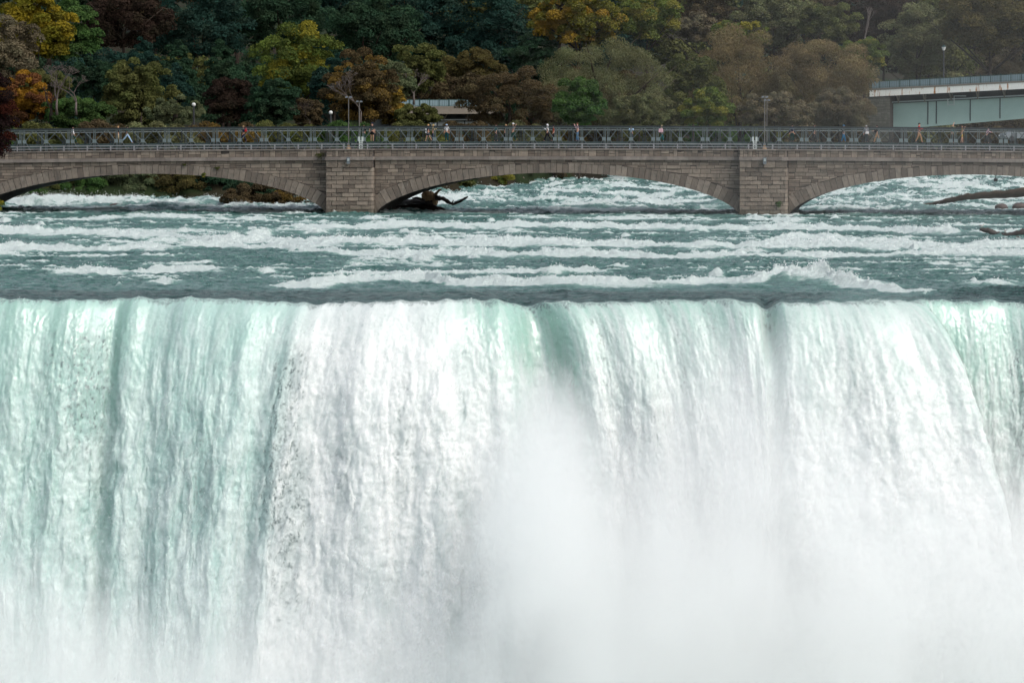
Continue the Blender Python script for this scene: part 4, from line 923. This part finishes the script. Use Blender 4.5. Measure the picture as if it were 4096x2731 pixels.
for i, (px, py) in enumerate([(1180,848),(1230,846),(1275,850),(1310,840)]):
    boulder(px, py, 523, (.8,.6,.3), ['flat rock at the foot of the left pier, farthest left of four','low rock second from the left beside the left pier','low rock next to the tall one beside the left pier','tall rock touching the masonry of the left pier'][i], 50+i, 'rocks at the foot of the left pier')
boulder(310, 838, 520, (2.6,.5,.16), 'long flat dark strip breaking the white water under the left arch', 61)  # flat dark body drawn along the thin dark line under the arch
boulder(470, 826, 521, (.9,.5,.30), 'peaked dark rock at the end of the dark strip under the left arch', 62)
boulder(620, 842, 519, (1.8,.5,.15), 'low dark strip right of the peaked one under the left arch', 63)  # flat dark body continuing that line to the right
def gull(px, py, D, lab, rz):
    L0 = P(px, py, D); t = thing('gull', lab, 'bird', L0, rz, 'gulls on the waterlogged trunk'); W_ = M['lamp_white']; m = MB()
    prof = [(-.24,.02,.16),(-.12,.06,.17),(0,.085,.18),(.10,.07,.21),(.15,.045,.26),(.18,.045,.31),(.215,.03,.325),(.24,.008,.32)]
    m.tube([(a,0,c) for a, b, c in prof],[b for a, b, c in prof],10); m.build('body', W_, t, True)
    m = MB(); m.tube([(.235,0,.32),(.29,0,.31)],[.012,.004],6); m.build('beak', CLO['yellow'], t)
    [ (lambda m: (m.ball((-.06,q*.05,.19),(.17,.03,.06),6), m.build('wing', M['rail'], t, True)))(MB()) for q in (-1,1)]
    for s in (-1,1): m = MB(); m.tube([(.02,s*.03,.12),(.02,s*.03,0)],[.008,.007],5); m.build('leg', CLO['yellow'], t)
gull(3926, 912, 446, 'white gull standing on the left tip of the waterlogged trunk', 0)
gull(4021, 932, 445.6, 'white gull standing upright in the middle of the waterlogged trunk', 1.2)
# ================================================================== ROAD BRIDGES AND LAMPS BEHIND
def rust_mat():
    n = NT('rust_streaked_white_paint'); s1 = n.noise(n.coord((1,1,.06)), 1.2, 6, .8); s2 = n.noise(n.coord((1,1,.25)), 2, 4, .6)
    c = n.mix(s2, (.62,.62,.58), (.80,.80,.76)); c = n.mix(n.ss(.53,.62, n.math('ADD', s1, n.math('MULTIPLY', n.math('SUBTRACT', s2, .5), .5))), c, (.33,.14,.04))
    return n.done(n.pbsdf(c, .7, .2))
M['rust'] = rust_mat(); M['girder'] = simple('teal_grey_girder_paint', (.29,.40,.37), .6, .15, .5, .3); M['barrier'] = simple('blue_grey_barrier', (.17,.24,.27), .6, .2, 1)
M['railgreen'] = simple('dark_green_railing', (.02,.055,.05), .5, .2, 2); M['concrete'] = simple('pale_concrete', (.17,.15,.125), .9, .25, 1.5)
M['palegirder'] = simple('pale_girder_paint', (.20,.225,.22), .6, .15, .6)
def road_bridge(lab, A, B, spans, girder, fascia, haunch, n_post, abut=None, rail_h=.95):
    d = (B-A); Lh = d.length; rz = math.atan2(d.y, d.x); slope = d.z/math.hypot(d.x, d.y); Lh = math.hypot(d.x, d.y)/.86
    t = thing('road_bridge', lab, 'bridge', A, rz); zf = lambda u: u*slope
    def seg(m, v0, v1, z0, z1, u0=0, u1=Lh):
        m.hexa([(u0,v0,z0+zf(u0)),(u1,v0,z0+zf(u1)),(u1,v1,z0+zf(u1)),(u0,v1,z0+zf(u0)),(u0,v0,z1+zf(u0)),(u1,v0,z1+zf(u1)),(u1,v1,z1+zf(u1)),(u0,v1,z1+zf(u0))])
    m = MB(); seg(m, .1, 8, .45, .62); m.build('deck', M['asphalt'], t)
    m = MB(); seg(m, 0, .12, -.28, .60); m.build('fascia', fascia, t)
    m = MB(); seg(m, -.05, .5, .61, .85); m.build('kerb', M['concrete'], t)
    m = MB(); seg(m, 1.2, 1.3, .87, .86+rail_h*.95); m.build('barrier', M['barrier'], t)
    m = MB(); seg(m, .02, .08, .84+rail_h, .90+rail_h); seg(m, .02, .06, .95, .99)
    k = int(Lh/.32)
    for i in range(k): u = i*.32; m.box(u,u+.03,.03,.06,.86+zf(u),.86+rail_h+zf(u))
    for i in range(n_post+1): u = Lh*i/n_post; m.box(u-.05,u+.05,0,.1,.85+zf(u),1.0+rail_h+zf(u))
    m.build('railing', M['railgreen'], t)
    m = MB(); mfar = MB(); N = 24
    for i in range(N):
        u0, u1 = Lh*i/N, Lh*(i+1)/N; z0, z1 = haunch(u0), haunch(u1)
        m.hexa([(u0,1.87,z0+zf(u0)),(u1,1.87,z1+zf(u1)),(u1,1.93,z1+zf(u1)),(u0,1.93,z0+zf(u0)),(u0,1.87,-1.35+zf(u0)),(u1,1.87,-1.35+zf(u1)),(u1,1.93,-1.35+zf(u1)),(u0,1.93,-1.35+zf(u0))])
        mfar.poly([(u0,6.9,z0+zf(u0)),(u1,6.9,z1+zf(u1)),(u1,6.9,.45+zf(u1)),(u0,6.9,.45+zf(u0))],[(0,1,2,3)])
        m.hexa([(u0,1.6,z0-.28+zf(u0)),(u1,1.6,z1-.28+zf(u1)),(u1,2.2,z1-.28+zf(u1)),(u0,2.2,z0-.28+zf(u0)),(u0,1.6,z0+zf(u0)),(u1,1.6,z1+zf(u1)),(u1,2.2,z1+zf(u1)),(u0,2.2,z0+zf(u0))])
    m.build('girder', girder, t); mfar.build('girder', girder, t)
    t.scale = (.86,)*3
    for fr in (.26,.30,.46,.60,.74,.88):
        u = Lh*fr; m = MB(); m.box(u-.07,u+.07,1.80,1.868,haunch(u)+zf(u),-1.36+zf(u)); m.build('stiffener', M['steel_dark'], t)
    m = MB(); seg(m, 1.7, 2.1, -1.35, -1.2); seg(m, 2.6, 2.7, -1.3, .44); m.build('top_flange', M['steel_dark'], t)
    for i in range(1, n_post//3+1):
        u = Lh*i/(n_post//3+1); m = MB(); m.bar((u,.5,-.3+zf(u)),(u,1.4,-1.3+zf(u)),.14); m.box(u-.07,u+.07,1.5,1.85,-1.35+zf(u),.4+zf(u)); m.build('bracket', M['concrete'], t)
    m = MB(); pts = [(Lh*i/10, 1.35, -1.15+zf(Lh*i/10)) for i in range(11)]; m.tube(pts, .09, 8); u = Lh*.36
    m.tube([(u,1.2,-1.15+zf(u)),(u,1.15,-1.9+zf(u)),(u+.9,1.15,-1.9+zf(u)),(u+.9,1.2,-.7+zf(u)),(u+2.6,1.2,-.7+zf(u))], .09, 8); m.build('pipe', M['pipe'], t)
    if abut is not None:
        m = MB(); R_ = random.Random(2); m.box(abut[0],abut[1],.2,9,-12,-.3,.3); ab = m.build('abutment', M['mortar'], t); m = MB(); ashlar(m, abut[0], abut[1], -9, -.32, .2, R_, (.3,.5), .5, 1.2); m.build('abutment_masonry', M['abut'], ab)
    return t
M['abut'] = stone_mat('pale_abutment_stone', (.19,.175,.155), (.30,.28,.25))
A = P(3478, 380, 657); B = P(4330, 336, 648)
road_bridge('haunched steel girder road bridge with rust-streaked white fascia at the right edge', A, B, 1, M['girder'], M['rust'], lambda u: -4.75+.032*u, 21, (-.5, 2.9))
A = P(1600, 450, 690); B = P(1990, 448, 700)
road_bridge('pale girder bridge glimpsed in a gap between the trees left of centre', A, B, 1, M['palegirder'], M['concrete'], lambda u: -1.95-.6*max(0,1-abs(u-7)/9), 10, None)
def park_lamp(px, pyt, D, ht, lab, kind='globe', foot=None):
    top = P(px, pyt, D); g = top.z-ht; t = thing('street_lamp', lab, 'lamp', (top.x, D-340, g))
    m = MB(); m.tube([(0,0,-.3),(0,0,ht-.35)],[.11,.08],8); m.build('pole', M['dark_metal'], t)
    m = MB()
    if kind == 'globe': m.ball((0,0,ht-.22),.21,10); m.build('globe', M['lamp_white'], t, True)
    else:
        m.tube([(0,0,ht-.5),(0,0,ht-.1),(0,0,ht-.08)],[.13,.27,.2],8); m.build('lantern', M['lamp_white'], t); m = MB(); m.tube([(0,0,ht-.08),(0,0,ht+.16)],[.28,.03],8); m.build('cap', M['railgreen'], t)
    return t
park_lamp(775, 411, 586, 3.2, 'white globe park lamp standing before the dark trees at left')
park_lamp(1323, 443, 594, 2.6, 'white globe park lamp showing through twigs left of the twin-headed lamps')
park_lamp(3775, 186, 656, 4.4, 'black lantern lamp standing on the girder road bridge', 'lantern')
def car(px, py, D, lab, rz):
    g = P(px, py, D); t = thing('parked_car', lab, 'car', g, rz); m = MB()
    prof = [(-2.1,.35),(-2.15,.7),(-1.9,.92),(-1.2,.98),(-.6,1.4),(.7,1.42),(1.25,1.0),(2.0,.85),(2.15,.6),(2.1,.32)]
    n_ = len(prof); m.poly([(x,-.85,z) for x, z in prof]+[(x,.85,z) for x, z in prof], [tuple(range(n_)), tuple(range(2*n_-1,n_-1,-1))]+[(i,i+n_,(i+1)%n_+n_,(i+1)%n_) for i in range(n_)])
    o = m.build('body', M['box_grey'], t); md = o.modifiers.new('b','BEVEL'); md.width = .06; md.segments = 2
    for s in (-1,1):
        m = MB(); m.poly([(-.95,s*.862,1.02),(-.5,s*.862,1.33),(.62,s*.862,1.34),(1.05,s*.862,1.02)],[(0,1,2,3)]); m.build('window', M['dark_metal'], t)
        for x in (-1.35,1.35):
            m = MB(); m.tube([(x,s*.68,.32),(x,s*.90,.32)],.32,14); m.build('wheel', M['dark_metal'], t)
    m = MB(); m.ball((-2.12,.6,.65),(.06,.16,.08),6); m.build('headlight', M['lamp_white'], t); m = MB(); m.ball((-2.12,-.6,.65),(.06,.16,.08),6); m.build('headlight', M['lamp_white'], t)
car(4070, 566, 640, 'silver parked car glimpsed through the truss at the right edge', .5)
# ================================================================== TREES (photo units of the 2352 px wide view)
K = 4096/2352
def T_(lab, cx, ty, w_, by, D, mat, shape='round', n=9000, leaf=.30, nb=60, br=.2, **kw):
    T_.i += 1; return tree(kw.pop('name', 'tree'), lab, cx*K, ty*K, w_*K, by*K, D, mat, 1000+T_.i, shape, n, leaf, nb, br, **kw)
T_.i = 0
W_ = dict(n=30000, leaf=.19, nb=75, br=.20, elong=1.6, droop=.6)   # fine feathery willows
# ---- front row, right half
T_('huge rounded grey-olive willow right of centre', 1375, 82, 350, 300, 640, 'willow', name='willow_tree', **W_)
T_('dark brown rounded tree left of the huge grey-olive willow', 1172, 150, 262, 300, 628, 'brown', n=20000, leaf=.22, nb=90, br=.15)
T_('small light green tree in front of the huge grey-olive willow', 1330, 172, 130, 300, 618, 'green', n=12000, leaf=.26)
T_('tall brown willow between the olive tree and the rightmost brown willow', 1700, 55, 280, 300, 655, 'brnwil', name='willow_tree', **W_)
T_('broad brown willow standing beside the girder road bridge', 1890, 70, 255, 300, 650, 'brnwil', name='willow_tree', **W_)
T_('low brown willow bushing out before the stone abutment', 1930, 200, 150, 300, 640, 'greywil', name='willow_tree', **W_)
T_('olive and orange leafed tree between the two big willows', 1590, 110, 170, 250, 648, 'olive', n=16000, leaf=.25, nb=80, br=.16)
T_('low green-leafed tree at the foot of the tall brown willow', 1625, 195, 140, 300, 632, 'lime', n=12000, leaf=.24)
T_('round dim tree filling the gap right of the small light green tree', 1470, 205, 170, 300, 630, 'willow', n=16000, leaf=.2, nb=90, br=.14)
T_('low brown tree behind the truss at the foot of the brown willows', 1780, 210, 200, 300, 634, 'greywil', n=18000, leaf=.2, nb=90, br=.14)
T_('yellow-green tree peeping out behind the right shoulder of the broad willow', 1985, 78, 130, 180, 690, 'lime', n=10000, leaf=.28)
T_('yellow-tipped tree peeping over the shoulder of the tall brown willow', 1700, 48, 150, 110, 690, 'yelgrn', n=7000, leaf=.28)
# ---- front row, left half
T_('flame orange and red tree at the left edge', 55, 160, 140, 296, 592, 'flame', n=14000, leaf=.26, nb=60)
T_('low green thicket right of the flame orange tree', 170, 222, 190, 300, 590, 'green', n=13000, leaf=.25, nb=60)
T_('spreading olive tree behind the left stretch of truss', 315, 130, 190, 298, 602, 'olive', n=16000, leaf=.26, nb=80, br=.17)
T_('low sage-coloured bush left of the white globe lamp', 400, 214, 150, 296, 597, 'sage', n=13000, leaf=.20, nb=60, br=.16)
T_('dark rusty brown tree right of the white globe lamp', 525, 160, 110, 290, 622, 'redbrn', n=9000, leaf=.26)
T_('dense dark green round tree in the front row', 630, 176, 125, 300, 604, 'dkgreen', n=14000, leaf=.26, nb=70)
T_('small green-red tree crowding the dense dark green one', 705, 220, 80, 298, 606, 'brown', n=8000, leaf=.24)
T_('rust and orange tree behind the left lamps', 828, 108, 200, 292, 612, 'rust', n=16000, leaf=.26, nb=90, br=.16)
T_('orange-yellow tree on the right flank of the rust-coloured tree', 895, 190, 100, 290, 616, 'orange', n=8000, leaf=.26)
T_('low green bush before the gap with the pale girder bridge', 962, 236, 120, 298, 612, 'olive', n=9000, leaf=.24)
T_('grey-green tree behind the rust-coloured tree', 900, 135, 120, 240, 650, 'sage', n=8000, leaf=.26)
T_('orange-olive tree above the pale girder bridge', 1080, 105, 180, 225, 715, 'orgbrn', n=12000, leaf=.3, nb=70, br=.17)
T_('bright yellow-green tree with a lobed crown left of centre', 685, 45, 240, 240, 650, 'yelgrn', n=16000, leaf=.30, nb=70, br=.2)
T_('dark blue-green tree shading the right side of the lobed crown', 770, 120, 140, 250, 640, 'teal', n=10000, leaf=.3)
for i, (x, y, w_, b, m_) in enumerate([(325,72,120,235,'teal'),(405,82,120,240,'dkgreen'),(512,84,110,235,'dkgreen'),(400,135,110,262,'teal')]):
    T_(['blue-green conifer-shaped tree above the olive tree','dark green pointed tree next to the blue-green one','dark pointed tree behind the rusty brown tree','lower blue-green pointed tree above the sage bush'][i], x, y, w_, b, 650-8*i, m_, 'cone', n=10000, leaf=.3, nb=70, br=.17)
T_('grey-brown thin-leafed tree at the upper left edge', 25, 30, 150, 205, 655, 'greywil', n=11000, leaf=.26)
T_('dark green tree between the golden tree and the conifers', 215, 120, 130, 235, 652, 'dkgreen', n=10000, leaf=.28)
T_('dim olive tree above the low green thicket', 105, 150, 130, 240, 640, 'olive', n=10000, leaf=.26)
# ---- back row
T_('deep green tree closing the gap below the yellow-orange tree', 1225, 70, 150, 200, 700, 'dkgreen', n=11000, leaf=.3)
T_('dark olive tree between the lobed crown and the orange-olive one', 960, 90, 150, 215, 700, 'olive', n=10000, leaf=.3)
T_('big golden yellow tree in the upper left corner', 75, -35, 200, 152, 690, 'gold', n=15000, leaf=.36, nb=80, br=.2)
T_('dark green tree leaning against the golden tree', 175, -20, 120, 170, 705, 'green', n=10000, leaf=.33)
T_('dark red-brown tree at the top left', 290, -30, 240, 130, 720, 'redbrn', n=14000, leaf=.34, nb=80)
T_('vast blue-green tree at the top between red-brown and olive ones', 460, -40, 260, 165, 728, 'teal', n=14000, leaf=.36, nb=90)
T_('dark green tree above the yellow-green lobed crown', 640, -45, 240, 130, 735, 'dkgreen', n=13000, leaf=.36, nb=90)
T_('large mottled green tree at top centre-left', 840, -30, 300, 215, 725, 'dkgreen', n=18000, leaf=.36, nb=110, br=.18)
T_('dark olive tree with reddish tips near the top centre', 985, -40, 200, 170, 735, 'teal', n=12000, leaf=.36, nb=80)
T_('deep blue-green tree left of the yellow-orange one', 1130, -40, 220, 190, 730, 'teal', n=14000, leaf=.36, nb=90)
T_('tall yellow-orange tree at the top right of centre', 1325, -35, 230, 118, 700, 'yelorg', n=16000, leaf=.33, nb=90, br=.18)
T_('fresh yellow-green feathery tree right of the yellow-orange one', 1480, -30, 170, 98, 705, 'lime', n=13000, leaf=.28, nb=80)
T_('small grey-brown tree peeping over the tall willow', 1600, 20, 110, 100, 715, 'greywil', n=7000, leaf=.28)
T_('dark brown-green tree at the top above the tall willow', 1640, -40, 190, 80, 740, 'brown', n=11000, leaf=.34)
T_('dim olive-green tree at the top, third from the right corner group', 1780, -35, 200, 110, 735, 'willow', n=13000, leaf=.32, nb=80)
T_('olive tree with a pointed crown above the broad willow', 1905, 0, 150, 110, 725, 'olive', n=11000, leaf=.30, nb=70)
T_('dark reddish-brown tree at the top right of the pointed crown', 2030, -30, 160, 150, 735, 'redbrn', n=10000, leaf=.32)
T_('brownish olive tree above the girder road bridge', 2110, 0, 190, 180, 730, 'willow', n=13000, leaf=.30, nb=80)
T_('warm orange-brown tree in the top right corner', 2275, -35, 260, 130, 720, 'orgbrn', n=16000, leaf=.32, nb=90)
_w = dict(W_); _w['n'] = 20000
T_('grey-green willow right behind the girder bridge lamp', 2130, 90, 180, 200, 795, 'willow', name='willow_tree', **_w)
T_('brown willow at the right edge behind the girder bridge', 2275, 68, 240, 195, 800, 'greywil', name='willow_tree', **_w)
T_('dark brown thicket under the girder bridge at the right edge', 2240, 262, 260, 345, 820, 'brown', n=9000, leaf=.3, ground=2)
# ---- far wood behind everything: shared crowns
protos = []
for i in range(3):
    bl = make_blobs(13, 15, 10, 70, 500+i, 'round', .2)
    o = foliage_mesh('crown', FO['dkgreen'], [(a,b,c+5,r) for a,b,c,r in bl], 9000, .42, 600+i, None); tm = trunk_mesh('trunk', M['bark'], 14, .3, i, None)
    protos.append((o, tm))
R = random.Random(77); k = 0; kinds = ['dkgreen','teal','dkgreen','brown','willow','olive','redbrn','teal']
for row, D in enumerate((765, 800)):
    for j in range(13):
        px = -150+j*365+(180 if row else 0)+R.uniform(-50,50)
        x = P(px, 0, D).x; g = gz(x, D); i = k%3; k += 1
        words = ['far left','left','left of centre','centre','right of centre','right','far right'][min(6, int(max(0,px)/4096*7))]
        t = thing('tree', 'dim %s tree in the %s row of the wood, %s of the picture, number-free filler' % ('x','x','x'), 'tree', (x, D-340, g), R.uniform(-.4,.4), 'trees deep in the wood')
        t['label'] = 'dim tree deep in the wood, seen only in gaps between nearer crowns'
        t.scale = (R.uniform(.9,1.2),)*2+(R.uniform(.85,1.1),)
        for src in protos[i]:
            c_ = src.copy(); C.objects.link(c_); c_.parent = t
            if src.name.startswith('crown'):
                c_.material_slots[0].link = 'OBJECT'; c_.material_slots[0].material = FO[R.choice(kinds)]
for a, b in protos: bpy.data.objects.remove(a); bpy.data.objects.remove(b)
# ---- bushes on the bank seen through the arches, and along the foot of the trees
def px_x(px, D): return (px-2048)/F*D
def bush(lab, px, ty, w_, by, D, mat, n=6000, leaf=.2, grp='bushes on the river bank seen under the arches'):
    T_.i += 1; tree('bush', lab, px, ty-12, w_*1.25, by+6, D, mat, 1000+T_.i, 'dome', int(n*1.4), leaf, 40, .24, cat='bush', group=grp)
for lab, px, ty, w_, by, D, mat in [
 ('small bright green bush low at the left end under the left arch', 110, 745, 110, 800, 553, 'green'),
 ('brownish bush second from the left under the left arch', 215, 720, 170, 795, 556, 'olive'),
 ('green bush left of the crown of the left arch', 330, 690, 190, 795, 556, 'green'),
 ('broad pale green bush under the crown of the left arch', 520, 668, 220, 795, 557, 'sage'),
 ('golden-brown bush right of the pale green one under the left arch', 690, 668, 200, 792, 557, 'orgbrn'),
 ('dark green bush overhanging the water right of the golden-brown one', 830, 675, 190, 778, 559, 'dkgreen'),
 ('dim green bush tucked under the falling right half of the left arch', 930, 690, 150, 776, 561, 'green'),
 ('dark bush above the twiggy shrub beside the left pier', 1100, 690, 240, 775, 566, 'brown'),
 ('olive bush at the left end of the bank under the middle arch', 1830, 700, 150, 758, 590, 'olive'),
 ('mossy green bush on the bank under the middle arch', 1950, 680, 170, 738, 603, 'lime'),
 ('low brown bush near the right tip of the bank under the middle arch', 2150, 668, 200, 712, 624, 'brown'),
 ('dark bush at the far right end of the bank under the middle arch', 2330, 655, 240, 700, 640, 'dkgreen'),
 ('ochre bush between the olive and mossy bushes of the middle arch', 1720, 690, 150, 765, 585, 'orgbrn')]:
    bush(lab, px, ty, w_, by, D, mat)
for i, (px, m_) in enumerate([(1740,'brown'),(1810,'willow'),(1880,'brown'),(1960,'orgbrn'),(2030,'olive'),(2100,'brown'),(2200,'willow'),(2300,'brown')]):
    D = float(bank(px))+2.5; yb = 486+22000*(8.5-gz(px_x(px,D),D))/D
    bush(['dark brown','grey-olive','dull brown','ochre','olive','rusty brown','dim olive','dusky brown'][i]+' undergrowth on the bank under the middle arch, '+['at its left end','next to the left end','left of its middle','at its middle','right of its middle','above the boulders','near its right tip','at its right tip'][i], px, yb-75, 120, yb+12, D, m_, 5000, .2)
bush('dark leafy bush overhanging the rapids left of the left pier', 1030, 748, 230, 852, 524, 'brown', 11000, .18)
bush('green-leafed part bush left of the twiggy shrub', 1000, 722, 190, 830, 527, 'dkgreen', 6000, .18)
bush('red-brown low bush between leafy bush and twiggy shrub', 1140, 775, 170, 852, 523, 'rust', 5000, .16)
bare_tree('shrub', 'bare twiggy brown shrub on the rocks beside the left pier', 1165, 725, 852, 522, 71, 330, 7, 'brownlog', .07, 'shrub')
bare_tree('shrub', 'second bare shrub, closer to the masonry of the left pier', 1235, 760, 854, 521, 72, 260, 7, 'brownlog', .05, 'shrub')
# shrubs along the back of the bridge so the bank is closed below the trees
for i in range(18):
    px = -100+i*245; D = float(bank(px))+10+3*(i%3)
    t = bush(['low undergrowth bush at the foot of the wood, %s' % s for s in ('left edge','behind the white shirt','behind the conifers','by the globe lamp','below the rusty tree','left of the left lamps','behind the left lamps','before the pale bridge','right of the pale bridge','below the brown tree','below the huge willow','right of the small green tree','below the olive and orange tree','below the tall brown willow','by the right lamps','below the broad willow','by the abutment','at the right edge')][i],
      px, 500, 300, 640, D, ['green','olive','brown','willow','rust','olive'][i%6], 7000, .24, 'undergrowth along the foot of the wood')
# understory between the rows
R = random.Random(5)
for i in range(26):
    if i in (5, 6): continue
    px = -120+(i%13)*345+(170 if i > 12 else 0); D = 672 if i < 13 else 703; yb = 486+22000*(8.5-gz(P(px,0,D).x, D))/D
    where = ['at the left edge','below the golden tree','above the low thicket','behind the olive tree','behind the dense dark green tree','behind the left lamps','above the pale girder bridge','left of the small green tree','behind the huge willow','behind the olive and orange tree','behind the tall brown willow','behind the broad willow','right of the girder bridge lamp'][i%13]
    T_.i += 1; tree('tree', ('lower' if i < 13 else 'upper')+' dim understory tree '+where, px, yb-230-R.uniform(0,50), 390, yb+10, D, ['dkgreen','teal','olive','dkgreen','teal','brown','dkgreen','brown','willow','olive','greywil','willow','brown'][i%13], 1000+T_.i, 'dome', 7000, .36, 50, .22, group='understory trees between the front and back rows')
# bare trees
bare_tree('bare_tree', 'pale leafless tree right of the flame orange tree', 228, 222, 450, 586, 3, 330, 7)
bare_tree('bare_tree', 'leafless tree with reddish creeper between thicket and olive tree', 305, 262, 450, 586, 4, 330, 7)
bare_tree('bare_tree', 'grey leafless fan-shaped tree above the pale girder bridge', 1655, 262, 410, 668, 5, 190)
bare_tree('bare_tree', 'pale leafless fan of branches in front of the rust-coloured tree', 1445, 250, 510, 598, 8, 330, 7, 'bark_pale', .10)
bare_tree('bare_tree', 'thin leafless tree under the dense dark green tree', 1240, 370, 515, 594, 9, 260, 6, 'bark', .07)
bare_tree('bare_tree', 'dark thick-limbed dead tree leaning over the flame orange tree', 205, 300, 470, 588, 12, 160, 4, 'bark', .22)
bare_tree('bare_tree', 'dim bare tree between the girder bridge and the right edge', 3860, 210, 330, 790, 14, 200, 6, 'bark', .16)
bare_tree('bare_tree', 'pale bare tree at the top right, beside the dark reddish-brown tree', 3460, -20, 200, 700, 15, 100, 5)
# dark purple tree in the foreground at the left edge
tree('tree', 'dark purple-leafed tree hanging into the left edge before the bridge', -22, 255, 190, 650, 478, 'darkred', 3001, 'round', 14000, .17, 70, .2, ground=-.5)
tree('bush', 'small yellow-green leafy spray at the left edge above the water', -25, 780, 90, 850, 470, 'yelgrn', 3002, 'round', 1600, .14, 14, .3, cat='bush', ground=-1)
